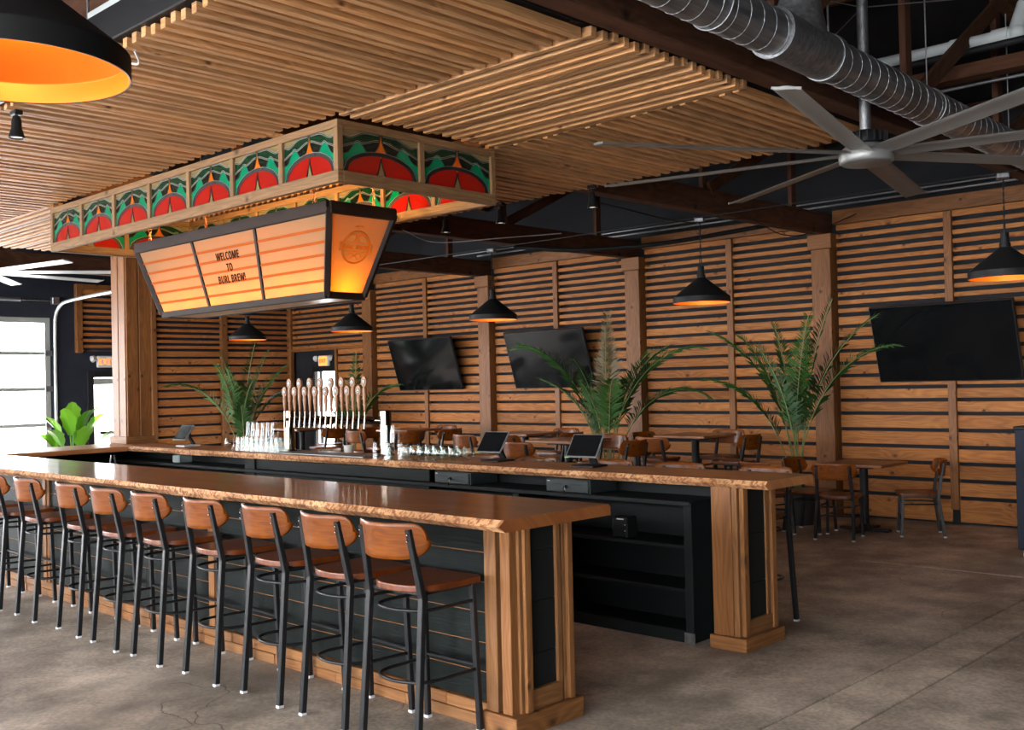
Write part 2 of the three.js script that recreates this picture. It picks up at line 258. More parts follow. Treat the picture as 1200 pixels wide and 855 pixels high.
{ // front wall (left of the camera) with three wide glazed openings, and the wall behind the camera
  const w = structure('wall_front', 'dark street wall with tall overhead door openings', 'wall');
  const ops = [[-16.2, -12.2, 3.9], [-11.2, -7.2, 3.9], [-6.8, -2.8, 3.9], [-2.2, 1.8, 3.9], [2.3, 5.6, 3.9]]; let z = WZ - 0.3;
  for (const [a, b, h] of ops) { pbox(w, 'wall_panel', navy, FX - 0.25, FX, 0, 5, z, a, 0.001); pbox(w, 'wall_panel', navy, FX - 0.25, FX, h, 5, a, b, 0.001); z = b; }
  pbox(w, 'wall_panel', navy, FX - 0.25, FX, 0, 5, z, BZ + 0.3, 0.001);
  const v = structure('wall_back', 'plain dark wall behind the seating', 'wall'); pbox(v, 'wall_panel', navy, FX - 0.25, WX + 0.25, 0, 6.6, BZ, BZ + 0.25, 0.001);
}
{ // roof: two dark slopes
  const c = structure('ceiling', 'dark pitched roof deck above exposed trusses', 'ceiling');
  const ridge = (FX + WX) / 2, half = (WX - FX) / 2 + 0.1, yr = 6.3, ye = 4.6;
  for (const [xa, xb] of [[FX - 0.4, ridge], [WX + 0.4, ridge]]) part(c, 'roof_deck', bar([xa, ye, (WZ + BZ) / 2], [xb, yr, (WZ + BZ) / 2], BZ - WZ + 0.7, 0.16, 0.001), roofMat);
  for (let x = FX + 0.7; x < WX; x += 1.45) { const y = ye + (1 - Math.abs(x - ridge) / half) * (yr - ye) - 0.16; part(c, 'purlin', bar([x, y, WZ], [x, y, BZ], 0.05, 0.14, 0.002), beamMat); }
}
function truss(z, mat, label) {
  const t = thing('roof_truss', label, 'truss', [0, 0, z], 0, 'exposed roof trusses');
  part(t, 'bottom_chord', cbox(WX - FX - 0.02, 0.25, 0.14, 0.006, 0, 2), mat, [(WX + FX) / 2, 3.545, 0]);
  const ridge = (FX + WX) / 2, top = x => 4.52 + (1 - Math.abs(x - ridge) / ((WX - FX) / 2 + 0.2)) * 1.55;
  for (const xe of [FX + 0.05, WX - 0.05]) part(t, 'top_chord', bar([xe, top(xe), 0], [ridge, top(ridge), 0], 0.12, 0.2), beamMat);
  for (let k = 0; k < 10; k++) { const x = FX + 0.9 + k * 1.86; part(t, 'web_post', bar([x, 3.66, 0], [x, top(x) - 0.05, 0], 0.05, 0.1), beamMat); part(t, 'web_brace', bar([x + (x < ridge ? 1 : -1) * 1.85, 3.68, 0.06], [x, top(x) - 0.15, 0.06], 0.04, 0.12), beamMat); }
}
truss(-3.10, beamMat, 'brown timber roof truss beside the spiral duct');
[-6.05, -8.98, -11.95, -14.95].forEach((z, i) => truss(z, beamMat, 'timber roof truss landing on the ' + ['fourth', 'third', 'second', 'first'][i] + ' oak wall column from the corner door'));

// ───────────────────────── doors and windows ─────────────────────────
const doorWhite = std({ color: col(0.5, 0.52, 0.5), roughness: 0.5 });
function overheadDoor(name, label, w, h, rows, cols, pos, turn) { // local: opening spans x 0..w, y 0..h, plane z=0, room towards +z
  const d = structure(name, label, 'door'); d.position.set(...pos); d.rotation.y = turn;
  const st = 0.09;
  for (const x of [st / 2, w - st / 2]) part(d, 'jamb', cbox(st, h, 0.06, 0.004, 1), alum, [x, h / 2, 0]);
  for (let c = 1; c < cols; c++) part(d, 'stile', cbox(0.05, h, 0.045, 0.004, 1), alum, [w * c / cols, h / 2, 0]);
  for (let r = 0; r <= rows; r++) part(d, 'rail', cbox(w, r === 0 || r === rows ? 0.09 : 0.06, 0.05, 0.004, 0), alum, [w / 2, Math.min(h - 0.045, Math.max(0.045, h * r / rows)), 0.004]);
  for (let r = 0; r < rows; r++) for (let c = 0; c < cols; c++) part(d, 'pane', cbox(w / cols - 0.02, h / rows - 0.03, 0.006, 0), glass, [w * (c + 0.5) / cols, h * (r + 0.5) / rows, 0]);
  for (const x of [-0.06, w + 0.06]) {
    part(d, 'track', tube([[x, 0, 0.09], [x, h - 0.25, 0.09], [x, h + 0.05, 0.12], [x, h + 0.2, 0.32], [x, h + 0.24, 0.6], [x, h + 0.28, 2.6]], 0.028, 40, 8), alum);
    part(d, 'track_bracket', cbox(0.12, 0.12, 0.1, 0.01), galv, [x, h + 0.28, 0.1]);
    for (let r = 1; r < rows; r++) part(d, 'hinge', cbox(0.12, 0.09, 0.03, 0.006), galv, [x + (x < 0 ? 0.1 : -0.1), h * r / rows, 0.05]);
  }
  const day = new THREE.RectAreaLight(new THREE.Color(0.93, 0.96, 1.0), SKY_GLOW, w, h); day.position.set(w / 2, h / 2, -0.13); day.rotation.y = Math.PI; d.add(day);
  part(d, 'torsion_shaft', rod([-0.1, h + 0.28, 0.1], [w + 0.1, h + 0.28, 0.1], 0.013), steel);
  part(d, 'spring', rod([w * 0.3, h + 0.28, 0.1], [w - 0.5, h + 0.28, 0.1], 0.032, 12), galv);
  return d;
}
overheadDoor('door_1', 'glazed overhead door in the end wall beyond the bar', 4.3, 2.95, 5, 3, [2.95, 0, WZ - 0.05], 0);
overheadDoor('door_2', 'glazed overhead door near the street corner', 4.3, 2.95, 5, 3, [-2.6, 0, WZ - 0.05], 0);
[[-12.2, 4], [-7.2, 4], [-2.8, 4], [1.8, 4], [5.6, 3.3]].forEach(([z, w], i) => overheadDoor('door_' + (i + 3), 'glazed overhead street door', w, 3.9, 6, 3, [FX - 0.05, 0, z], Math.PI / 2));
{
  const d = structure('door_8', 'black framed glazed exit door in the navy end wall', 'door');
  for (const [x0, x1, y0, y1] of [[7.84, 7.95, 0, 2.06], [8.83, 8.94, 0, 2.06], [7.95, 8.83, 1.95, 2.06], [7.95, 8.83, 0.02, 0.25]]) pbox(d, 'frame', black, x0, x1, y0, y1, WZ - 0.06, WZ + 0.05);
  pbox(d, 'pane', glass, 7.95, 8.83, 0.25, 1.95, WZ - 0.01, WZ - 0.004, 0);
  pbox(d, 'top_rail', alum, 7.97, 8.81, 1.83, 1.93, WZ - 0.03, WZ + 0.02); pbox(d, 'push_bar', steel, 8.02, 8.76, 0.98, 1.03, WZ + 0.06, WZ + 0.1);
  const e = structure('door_9', 'black framed glazed exit door in the slatted wall corner', 'door');
  for (const [a, b, y0, y1] of [[-16.85, -16.77, 0, 2.1], [-16.06, -15.98, 0, 2.1], [-16.77, -16.06, 2.0, 2.1], [-16.77, -16.06, 0, 0.22]]) pbox(e, 'frame', black, WX - 0.04, WX + 0.07, y0, y1, a, b);
  pbox(e, 'pane', glass, WX + 0.01, WX + 0.016, 0.22, 2.0, -16.77, -16.06, 0); pbox(e, 'stile', alum, WX - 0.01, WX + 0.04, 0.22, 2.0, -16.75, -16.66); pbox(e, 'push_bar', steel, WX - 0.11, WX - 0.07, 0.98, 1.03, -16.7, -16.1);
}
function exitSign(label, pos, turn, orange) {
  const s = thing('exit_sign', label, 'exit sign', pos, turn);
  part(s, 'housing', cbox(0.32, 0.2, 0.06, 0.012), std({ color: col(0.55, 0.55, 0.52), roughness: 0.5 }));
  const red = std({ color: col(0.8, 0.08, 0.02), emissive: col(1, 0.13, 0.03), emissiveIntensity: 1.3 });
  if (orange) { part(s, 'lit_face', cbox(0.25, 0.17, 0.006, 0.002), std({ color: col(0.9, 0.16, 0.03), emissive: col(1, 0.16, 0.03), emissiveIntensity: 1.2 }), [0, 0, 0.031]); part(s, 'lettering', text('EXIT', 0.07), std({ color: col(0.25, 0.02, 0.01), roughness: 0.5 }), [0, 0, 0.035]); }
  else part(s, 'lettering', text('EXIT', 0.1), red, [0, 0, 0.031]);
  for (const k of [-1, 1]) { part(s, 'lamp_head', new THREE.CylinderGeometry(0.045, 0.06, 0.06, 14), rubber, [k * 0.23, 0.05, 0.03], [Math.PI / 2 - 0.3, 0, k * 0.5]); part(s, 'lamp_arm', rod([k * 0.15, 0.03, 0], [k * 0.22, 0.05, 0.02], 0.012, 8), rubber); }
}
exitSign('exit sign with red letters above the glazed door beside the oak post', [8.17, 2.22, WZ + 0.04], 0, false);
exitSign('exit sign with orange lit face above the corner door behind the beer taps', [WX - 0.05, 2.2, -16.38], -Math.PI / 2, true);

// ───────────────────────── canopy of slats ─────────────────────────
const BXL = { x0: 3.955, x1: 5.357, z0: -9.518, z1: -5.24, yb: 2.977, yt: 3.37 };
{
  const c = thing('slat_canopy', 'suspended canopy of narrow oak slats hung over the bar', 'canopy', [0, 0, 0]);
  const y = 3.385, x0 = 2.4, x1 = 7.1, z0 = -12.5, z1 = -3.215; let n = 0;
  const SW = 0.042, SH = 0.05;
  const put = (axis, a0, a1, at) => { const j = ((n * 37) % 11 - 5) * 0.0014, v = n % 6, m = canopyMats[(n * 7 + (n >> 3)) % 6]; n++; if (axis === 'x') part(c, 'slat', cbox(Number((a1 - a0).toFixed(3)), SH, SW, 0.002, 0, v), m, [(a0 + a1) / 2, y + SH / 2 + j, at]); else part(c, 'slat', cbox(SW, SH, Number((a1 - a0).toFixed(3)), 0.002, 2, v), m, [at, y + SH / 2 + j, (a0 + a1) / 2]); };
  for (let z = z1 - 0.05; z > z0; z -= 0.0945) { put('x', x0, BXL.x0 - 0.02, z); put('x', BXL.x1 + 0.02, x1, z); }
  for (let x = BXL.x0 + 0.02; x < BXL.x1 + 0.01; x += 0.0869) { put('z', BXL.z1 + 0.02, z1 + 0.02, x); put('z', z0, BXL.z0 - 0.02, x); }
  for (const x of [2.52, 3.22, 3.89, 5.42, 6.24, 7.0]) part(c, 'joist', cbox(0.045, 0.09, z1 - z0 - 0.05, 0.003, 2, 1), beamMat, [x, y + SH + 0.05, (z0 + z1) / 2]);
  for (const z of [-3.9, -4.7, -10.6, -11.8]) part(c, 'joist', cbox(BXL.x1 - BXL.x0 - 0.1, 0.09, 0.045, 0.003, 0, 1), beamMat, [(BXL.x0 + BXL.x1) / 2, y + SH + 0.05, z]);
  // black steel edge beams
  for (const x of [x0 + 0.02, x1 - 0.02]) part(c, 'edge_beam', cbox(0.1, 0.17, z1 - z0 + 0.1, 0.006), black, [x, 3.525, (z0 + z1) / 2 - 0.1]);
  for (const z of [-3.285, -12.45]) part(c, 'edge_beam', cbox(x1 - x0 - 0.16, 0.17, 0.1, 0.006), black, [(x0 + x1) / 2, 3.53, z]);
  for (const x of [2.7, 6.8]) for (const z of [-3.5, -6.05, -8.98, -11.95]) part(c, 'hanger_rod', rod([x, 3.62, z + 0.12], [x, 4.7, z + 0.12], 0.008, 8), galv);
}
// ───────────────────────── stained glass box ─────────────────────────
function ribbon(pts, w, d) { const out = []; for (let i = 0; i + 1 < pts.length; i++) { const [ax, ay] = pts[i], [bx, by] = pts[i + 1], L = Math.hypot(bx - ax, by - ay); if (L < 1e-4) continue; const g = new THREE.BoxGeometry(L + w * 0.5, w, d); g.rotateZ(Math.atan2(by - ay, bx - ax)); g.translate((ax + bx) / 2, (ay + by) / 2, 0); out.push(g); } return out; }
function glassPanelGeos(W, H) { // centred in x, y from 0
  const N = 28, X = u => u * W / 2, Y = v => v * H, arch = (u, a, b) => Math.abs(u) >= a ? 0 : b * Math.sqrt(1 - (u / a) ** 2);
  const oA = u => arch(u, 0.97, 0.56), iA = u => arch(u, 0.88, 0.49), sp = u => { const a = Math.abs(u); return a > 0.23 ? 0 : a < 0.02 ? 1 : 0.5 + 0.5 * (1 - ((a - 0.02) / 0.21) ** 0.42); };
  const ctr = u => { const a = Math.abs(u); return a > 0.12 ? 0 : 0.5 * (1 - (a / 0.12) ** 0.6); };
  const sst = (a, b, x) => { const t = Math.max(0, Math.min(1, (x - a) / (b - a))); return t * t * (3 - 2 * t); };
  const lobe = u => { const a = Math.abs(u); return 0.20 + 0.56 * Math.exp(-(((a - 0.58) / 0.29) ** 2)) + 0.14 * sst(0.8, 1, a); }, w1 = u => { const a = Math.abs(u); return 0.80 - 0.2 * sst(0.3, 0.9, a) + 0.045 * Math.sin(a * 9 + 1); }, w2 = u => { const a = Math.abs(u); return 0.99 - 0.17 * sst(0.35, 0.85, a) + 0.05 * sst(0.8, 1, a); };
  const clip = v => Math.max(0, Math.min(1, v));
  const strip = (lo, hi, a, b) => { const up = [], dn = []; for (let i = 0; i <= N; i++) { const u = a + (b - a) * i / N, l = clip(lo(u)), h = Math.max(l, clip(hi(u))); up.push([X(u), Y(h)]); dn.push([X(u), Y(l)]); } const P = [...dn, ...up.reverse()]; const s = new THREE.Shape(P.map(p => new THREE.Vector2(...p))); const g = new THREE.ExtrudeGeometry(s, { depth: 0.004, bevelEnabled: false }); g.translate(0, 0, -0.002); return g; };
  const mx = Math.max, out = { pieces: [], came: null, arch: null };
  const base = u => mx(oA(u), Math.abs(u) < 0.23 ? sp(u) : 0);
  const L0 = u => base(u), L1 = u => mx(base(u), lobe(u)), L2 = u => mx(L1(u), w1(u)), L3 = u => mx(L2(u), w2(u));
  for (const s of [-1, 1]) {
    const A = s < 0 ? -1 : 0.02, B = s < 0 ? -0.02 : 1;
    out.pieces.push(['red_glass', 'red', strip(u => ctr(u), iA, s < 0 ? -0.88 : 0.02, s < 0 ? -0.02 : 0.88)]);
    out.pieces.push(['emerald_glass', 'emerald', strip(L0, L1, A, B)]); out.pieces.push(['ink_glass', 'ink', strip(L1, L2, A, B)]);
    out.pieces.push(['deep_green_glass', 'deep', strip(L2, L3, A, B)]); out.pieces.push(['amber_glass', 'amber', strip(L3, () => 1, A, B)]);
  }
  out.pieces.push(['orange_glass', 'orange', strip(oA, sp, -0.23, 0.23)]); out.pieces.push(['amber_glass', 'amber', strip(() => 0, ctr, -0.12, 0.12)]);
  out.arch = strip(iA, oA, -0.97, 0.97);
  const line = (f, a, b, n = 22) => Array.from({ length: n + 1 }, (_, i) => { const u = a + (b - a) * i / n; return [X(u), Y(clip(f(u)))]; });
  const lw = 0.005, ld = 0.009; let R = [];
  for (const f of [L1, L2, L3]) for (const s of [-1, 1]) R.push(...ribbon(line(f, s, s * 0.04), lw, ld));
  for (const s of [-1, 1]) { R.push(...ribbon(line(sp, s * 0.23, s * 0.02), 0.006, ld)); R.push(...ribbon(line(ctr, s * 0.12, s * 0.005), 0.009, ld)); }
  R.push(...ribbon(line(oA, -0.97, 0.97, 30), 0.006, 0.010)); R.push(...ribbon(line(iA, -0.88, 0.88, 30), 0.005, 0.010));
  out.came = merge(R);
  R = []; for (const k of [0.018, -0.018]) for (const s of [-1, 1]) R.push(...ribbon(line(u => L3(u) + k, s, s * 0.06), 0.003, 0.010), ...ribbon(line(u => L2(u) + k, s, s * 0.06), 0.003, 0.010)); R.push(...ribbon(line(u => oA(u) + 0.016, -0.97, 0.97), 0.0022, 0.0105)); out.solder = merge(R);
  return out;
}
{
  const b = thing('stained_glass_box', 'open oak frame with red, orange and green stained glass panels', 'glass box');
  const { x0, x1, z0, z1, yb, yt } = BXL, f = 0.045, rb = 0.075, rt = 0.05;
  for (const x of [x0 + f / 2, x1 - f / 2]) { part(b, 'bottom_rail', cbox(f, rb, z1 - z0, 0.003, 2, 1), boxFrameMat, [x, yb + rb / 2, (z0 + z1) / 2]); part(b, 'top_rail', cbox(f, rt, z1 - z0, 0.003, 2, 2), boxFrameMat, [x, yt - rt / 2, (z0 + z1) / 2]); }
  for (const z of [z0 + f / 2, z1 - f / 2]) { part(b, 'bottom_rail', cbox(x1 - x0 - 2 * f, rb, f, 0.003, 0, 3), boxFrameMat, [(x0 + x1) / 2, yb + rb / 2, z]); part(b, 'top_rail', cbox(x1 - x0 - 2 * f, rt, f, 0.003, 0, 4), boxFrameMat, [(x0 + x1) / 2, yt - rt / 2, z]); }
  const PH = yt - yb - rb - rt, nl = 7, ne = 2, wl = (z1 - z0 - f) / nl, we = (x1 - x0 - f) / ne;
  const GL = glassPanelGeos(wl - f, PH), GE = glassPanelGeos(we - f, PH);
  const panel = (G, pos, turn) => { const p = part(b, 'glass_panel', G.arch, lead, pos, [0, turn, 0]); for (const [n, m, g] of G.pieces) part(p, n, g, GLASS[m]); part(p, 'lead_came', G.came, lead); part(p, 'solder_line', G.solder, solder); };
  for (const [x, t] of [[x0 + f / 2, -Math.PI / 2], [x1 - f / 2, Math.PI / 2]]) {
    for (let i = 0; i < nl; i++) panel(GL, [x, yb + rb, z0 + f / 2 + wl * (i + 0.5)], t);
    for (let i = 0; i <= nl; i++) part(b, 'stile', cbox(f, PH, f, 0.003, 1, i), boxFrameMat, [x, yb + rb + PH / 2, z0 + f / 2 + wl * i]);
  }
  for (const [z, t] of [[z0 + f / 2, Math.PI], [z1 - f / 2, 0]]) { for (let i = 0; i < ne; i++) panel(GE, [x0 + f / 2 + we * (i + 0.5), yb + rb, z], t); for (let i = 1; i < ne; i++) part(b, 'stile', cbox(f, PH, f, 0.003, 1, 2), boxFrameMat, [x0 + f / 2 + we * i, yb + rb + PH / 2, z]); }
}
// ───────────────────────── hanging lantern sign ─────────────────────────
{
  const cx = 4.656, cz = -7.296, yt = 2.948, yb = 2.358, hx = 0.293, hz = 1.406, bx = 0.163, bz = 1.186;
  const s = thing('lantern_sign', 'tapered black framed letter-board lantern glowing amber under the glass box', 'sign', [cx, 0, cz]);
  const iron = std({ map: beamMap, color: col(0.085, 0.085, 0.085), roughness: 0.6, specularIntensity: 0.4 });
  const P = (y, sx, sz) => { const t = (y - yb) / (yt - yb); return [sx * (bx + (hx - bx) * t), y, sz * (bz + (hz - bz) * t)]; };
  for (const sx of [-1, 1]) { part(s, 'top_rail', bar(P(yt, sx, -1), P(yt, sx, 1), 0.05, 0.085), iron); part(s, 'bottom_rail', bar(P(yb, sx, -1), P(yb, sx, 1), 0.04, 0.05), iron); }
  for (const sz of [-1, 1]) { part(s, 'top_rail', bar(P(yt, -1, sz), P(yt, 1, sz), 0.05, 0.085), iron); part(s, 'bottom_rail', bar(P(yb, -1, sz), P(yb, 1, sz), 0.04, 0.05), iron); for (const sx of [-1, 1]) part(s, 'corner_post', bar(P(yb, sx, sz), P(yt, sx, sz), 0.045, 0.045), iron); }
  const paper = phys({ color: col(0.26, 0.205, 0.12), specularIntensity: 0.15, transmission: 0.5, roughness: 0.9, thickness: 0 });
  const quadPanel = (a, b, c, d) => { // a,b bottom; c,d top, with thickness
    const g = new THREE.BufferGeometry(), n = V3(...b).sub(V3(...a)).cross(V3(...d).sub(V3(...a))).normalize().multiplyScalar(0.002), q = [a, b, c, d].map(p => V3(...p)), v = [];
    for (const k of [1, -1]) for (const i of k > 0 ? [0, 1, 2, 0, 2, 3] : [0, 2, 1, 0, 3, 2]) { const p = q[i].clone().addScaledVector(n, k); v.push(p.x, p.y, p.z); }
    g.setAttribute('position', new THREE.Float32BufferAttribute(v, 3)); g.setAttribute('uv', new THREE.Float32BufferAttribute(v.length / 3 * 2, 2)); const uv = []; for (let i = 0; i < v.length / 3; i++) uv.push(v[i * 3 + 2], v[i * 3 + 1]); g.setAttribute('uv', new THREE.Float32BufferAttribute(uv, 2)); g.computeVertexNormals(); return g;
  };
  const lerp = (a, b, t) => a.map((x, i) => x + (b[i] - x) * t);
  const rail = std({ color: col(0.3, 0.07, 0.01), roughness: 0.7, specularIntensity: 0.1 });
  for (const sx of [-1, 1]) {
    const A = P(yb + 0.025, sx, -1), B = P(yb + 0.025, sx, 1), C = P(yt - 0.04, sx, 1), D = P(yt - 0.04, sx, -1);
    for (let i = 0; i < 3; i++) {
      const a = lerp(A, B, i / 3), b = lerp(A, B, (i + 1) / 3), c = lerp(D, C, (i + 1) / 3), d = lerp(D, C, i / 3), pn = part(s, 'lit_panel', quadPanel(a, b, c, d), paper);
      for (let r = 1; r <= 5; r++) part(pn, 'letter_rail', bar(lerp(a, d, r / 6 - 0.02), lerp(b, c, r / 6 - 0.02), 0.006, 0.02, 0.001).translate(sx * 0.004, 0, 0), rail);
      if (i) part(s, 'mullion', bar(a, d, 0.03, 0.03), iron);
      if (i === 1 && sx < 0) {
        const tilt = Math.atan2(hx - bx, yt - yb), ink = std({ color: col(0.008, 0.005, 0.004), roughness: 0.8, specularIntensity: 0.1 });
        [['WELCOME', 0.70], ['TO', 0.53], ['BURL BREW!', 0.36]].forEach(([w, t]) => { const g = text(w, 0.062); g.scale(0.8, 1, 1); g.rotateX(tilt); g.rotateY(-Math.PI / 2); const p = lerp(lerp(a, b, 0.52), lerp(d, c, 0.52), t); part(pn, 'lettering', g.translate(p[0] - 0.006, p[1], p[2]), ink); });
      }
    }
  }
  for (const sz of [-1, 1]) {
    const pn = part(s, 'lit_panel', quadPanel(P(yb + 0.025, -1, sz), P(yb + 0.025, 1, sz), P(yt - 0.04, 1, sz), P(yt - 0.04, -1, sz)), paper);
    const tilt = Math.atan2(hz - bz, yt - yb), mark = std({ color: col(0.42, 0.13, 0.02), roughness: 0.8, specularIntensity: 0.1 });
    const g = []; { const r = new THREE.TorusGeometry(0.118, 0.006, 4, 36); g.push(r); const r2 = new THREE.TorusGeometry(0.1, 0.002, 4, 36); g.push(r2); for (const dy of [-0.032, 0.032]) g.push(new THREE.BoxGeometry(0.285, 0.005, 0.006).translate(0, dy, 0)); for (const k of [-1, 1]) { g.push(new THREE.BoxGeometry(0.005, 0.066, 0.006).translate(k * 0.142, 0, 0)); g.push(new THREE.TorusGeometry(0.035, 0.003, 4, 12, Math.PI).rotateZ(k * 0.9).translate(k * 0.04, 0.055, 0)); g.push(new THREE.TorusGeometry(0.022, 0.003, 4, 12, Math.PI).rotateZ(k * 1.4).translate(k * 0.03, 0.075, 0)); g.push(new THREE.TorusGeometry(0.03, 0.003, 4, 12, Math.PI).translate(k * 0.035, -0.075, 0)); g.push(new THREE.TorusGeometry(0.02, 0.004, 4, 8, 2.2).rotateZ(k > 0 ? 0.4 : 0.55).translate(k * 0.02, 0.135, 0)); } g.push(new THREE.TorusGeometry(0.03, 0.003, 4, 12, Math.PI).translate(0, -0.095, 0)); g.push(text('BURL BREW', 0.034, 0.004)); }
    const e = merge(g); e.rotateX(tilt); if (sz < 0) e.rotateY(Math.PI); const pc = P(yb + 0.34, 0, sz); part(pn, 'emblem', e.translate(0, pc[1], pc[2] + sz * 0.006), mark);
  }
  part(s, 'base_tray', cbox(bx * 2 - 0.02, 0.012, bz * 2 - 0.02, 0.002), std({ color: col(0.8, 0.55, 0.35), roughness: 0.25, metalness: 0.2 }), [0, yb - 0.012, 0]);
  for (const sx of [-1, 1]) for (const z of [-1.2, 1.2]) { part(s, 'chain', chain([sx * 0.27, yt + 0.03, z], [sx * 0.27, 3.43, z], 0.017, 0.004), copper); }
  const led = std({ color: col(1, 0.6, 0.2), emissive: col(1, 0.42, 0.08), emissiveIntensity: 0.5 }), ledGeo = new THREE.SphereGeometry(0.022, 12, 8);
  for (let i = 0; i < 7; i++) { const z = -1.08 + i * 0.36; part(s, 'bulb', ledGeo, led, [0, yb + 0.085, z]); part(s, 'bulb_socket', rod([0, yb, z], [0, yb + 0.066, z], 0.012, 8), black); const l = new THREE.PointLight(new THREE.Color(1, 0.3, 0.012), 3.8, 0, 2); l.position.set(0, yb + 0.085, z); l.shadow.radius = 1; s.add(l); }
  part(s, 'top_tray', cbox(0.54, 0.01, 2.76, 0.003), std({ color: col(0.5, 0.4, 0.28), roughness: 0.5 }), [0, yt + 0.0, 0]);
  for (const z of [-1.1, -0.35, 0.35, 1.1]) { part(s, 'bulb', ledGeo, std({ color: col(1, 0.8, 0.5), emissive: col(1, 0.62, 0.25), emissiveIntensity: 0.5 }), [0, yt + 0.04, z]); const l = new THREE.PointLight(new THREE.Color(1, 0.6, 0.22), 1.1, 0, 2); l.position.set(0, yt + 0.04, z); l.shadow.radius = 1; s.add(l); }
}
// ───────────────────────── pendants ─────────────────────────
const pendantGeo = (() => {
  const outer = lathe([[0.044, 0.30], [0.046, 0.268], [0.047, 0.266], [0.049, 0.264], [0.299, 0.066], [0.3015, 0.063], [0.303, 0.06], [0.303, 0.057], [0.303, 0.002], [0.303, 0.0], [0.2985, 0.0], [0.2985, 0.058], [0.2955, 0.062], [0.045, 0.26], [0.0, 0.262]], 56);
  const inner = lathe([[0.2982, 0.002], [0.2982, 0.055], [0.2982, 0.057], [0.296, 0.0595], [0.294, 0.061], [0.045, 0.258], [0.0, 0.26]], 56);
  const neck = merge([new THREE.CylinderGeometry(0.034, 0.036, 0.1, 20).translate(0, 0.34, 0), new THREE.CylinderGeometry(0.044, 0.048, 0.02, 20).translate(0, 0.295, 0)]);
  return { outer, inner, neck, ring: new THREE.TorusGeometry(0.075, 0.004, 6, 28).translate(0, 0.43, 0), bulb: merge([new THREE.SphereGeometry(0.033, 16, 12).scale(1, 1.25, 1).translate(0, 0.14, 0)]), socket: new THREE.CylinderGeometry(0.02, 0.02, 0.09, 12).translate(0, 0.215, 0) };
})();
function pendant(pos, label, top) {
  const p = thing('pendant_lamp', label, 'lamp', pos, 0.4, 'black cone pendants');
  part(p, 'shade', pendantGeo.outer, shadeBlack); tag(part(p, 'lining', pendantGeo.inner, lampGold), 'gold painted inside of the shade'); part(p, 'neck', pendantGeo.neck, shadeBlack); part(p, 'ring', pendantGeo.ring, shadeBlack);
  part(p, 'socket', pendantGeo.socket, shadeBlack); part(p, 'bulb', pendantGeo.bulb, bulbMat);
  part(p, 'chain', chain([0, 0.5, 0], [0, top - pos[1], 0]), shadeBlack); part(p, 'cord', rod([0, 0.38, 0], [0, top - pos[1], 0], 0.0035, 6), black); part(p, 'junction_box', cbox(0.1, 0.05, 0.1, 0.008), galv, [0, top - pos[1] - 0.005, 0]);
  const l = new THREE.PointLight(new THREE.Color(1, 0.72, 0.4), 0.11, 0, 2); l.position.set(0, 0.14, 0); l.shadow.radius = 1.6; p.add(l);
}
pendant([1.09, 2.55, -2.86], 'black cone pendant hung alone before the bar near the stools', 3.9);
[[-15.0, 'beside the slatted corner and the palm'], [-12.22, 'behind the beer taps'], [-9.32, 'between the two wall screens'], [-6.2, 'in front of the bay between two palms'], [-3.12, 'above the large dark wall screen']].forEach(([z, w]) => pendant([9.42, 2.5, z], 'black cone pendant with gold lining hanging ' + w, 3.385));
// ───────────────────────── ceiling fans ─────────────────────────
function bigFan(pos, label, phase, R, rodTop) {
  const f = thing('ceiling_fan', label, 'fan', pos, 0);
  part(f, 'hub', lathe([[0, -0.07], [0.15, -0.065], [0.17, -0.05], [0.172, -0.015], [0.165, 0.02], [0.13, 0.05], [0.1, 0.06], [0, 0.06]], 32), fanGrey);
  part(f, 'motor', merge([lathe([[0, 0.06], [0.11, 0.06], [0.115, 0.075], [0.11, 0.13], [0.06, 0.15], [0, 0.15]], 28), ...Array.from({ length: 18 }, (_, i) => new THREE.BoxGeometry(0.006, 0.06, 0.03).translate(0, 0.1, 0.12).rotateY(i * Math.PI / 9))]), black);
  part(f, 'down_rod', rod([0, 0.13, 0], [0, rodTop, 0], 0.035, 16), galv);
  for (const [gx, gz] of [[1.4, 1.1], [1.4, -1.1], [-1.4, 1.1], [-1.4, -0.9]]) part(f, 'guy_wire', rod([0, Math.min(0.95, rodTop - 0.2), 0], [gx, Math.min(1.15, rodTop), gz], 0.004, 6), galv);
  const sh = new THREE.Shape(); sh.moveTo(-0.075, 0); sh.quadraticCurveTo(-0.03, 0.022, 0.03, 0.014); sh.quadraticCurveTo(0.06, 0.008, 0.08, -0.004); sh.quadraticCurveTo(0.03, 0.0, -0.02, -0.004); sh.quadraticCurveTo(-0.06, -0.008, -0.075, 0);
  const g = new THREE.ExtrudeGeometry(sh, { depth: R - 0.13, bevelEnabled: false, curveSegments: 5 }); g.rotateZ(-0.16); g.translate(0, 0, 0.13);
  const tip = cbox(0.155, 0.014, 0.008, 0.003).clone().rotateZ(-0.16).translate(0, 0.005, R);
  for (let k = 0; k < 8; k++) { const a = phase + k * Math.PI / 4, bl = part(f, 'blade', g, fanGrey, [0, 0.0, 0], [0, a, 0]); part(bl, 'tip_cap', tip, fanGrey); }
}
bigFan([6.45, 3.12, -2.97], 'large grey eight-bladed ceiling fan beside the spiral duct', Math.PI / 2 + 0.23, 1.82, 1.5);
bigFan([5.3, 3.36, -14.9], 'large pale ceiling fan near the end wall overhead door', 0.2, 1.82, 1.4);
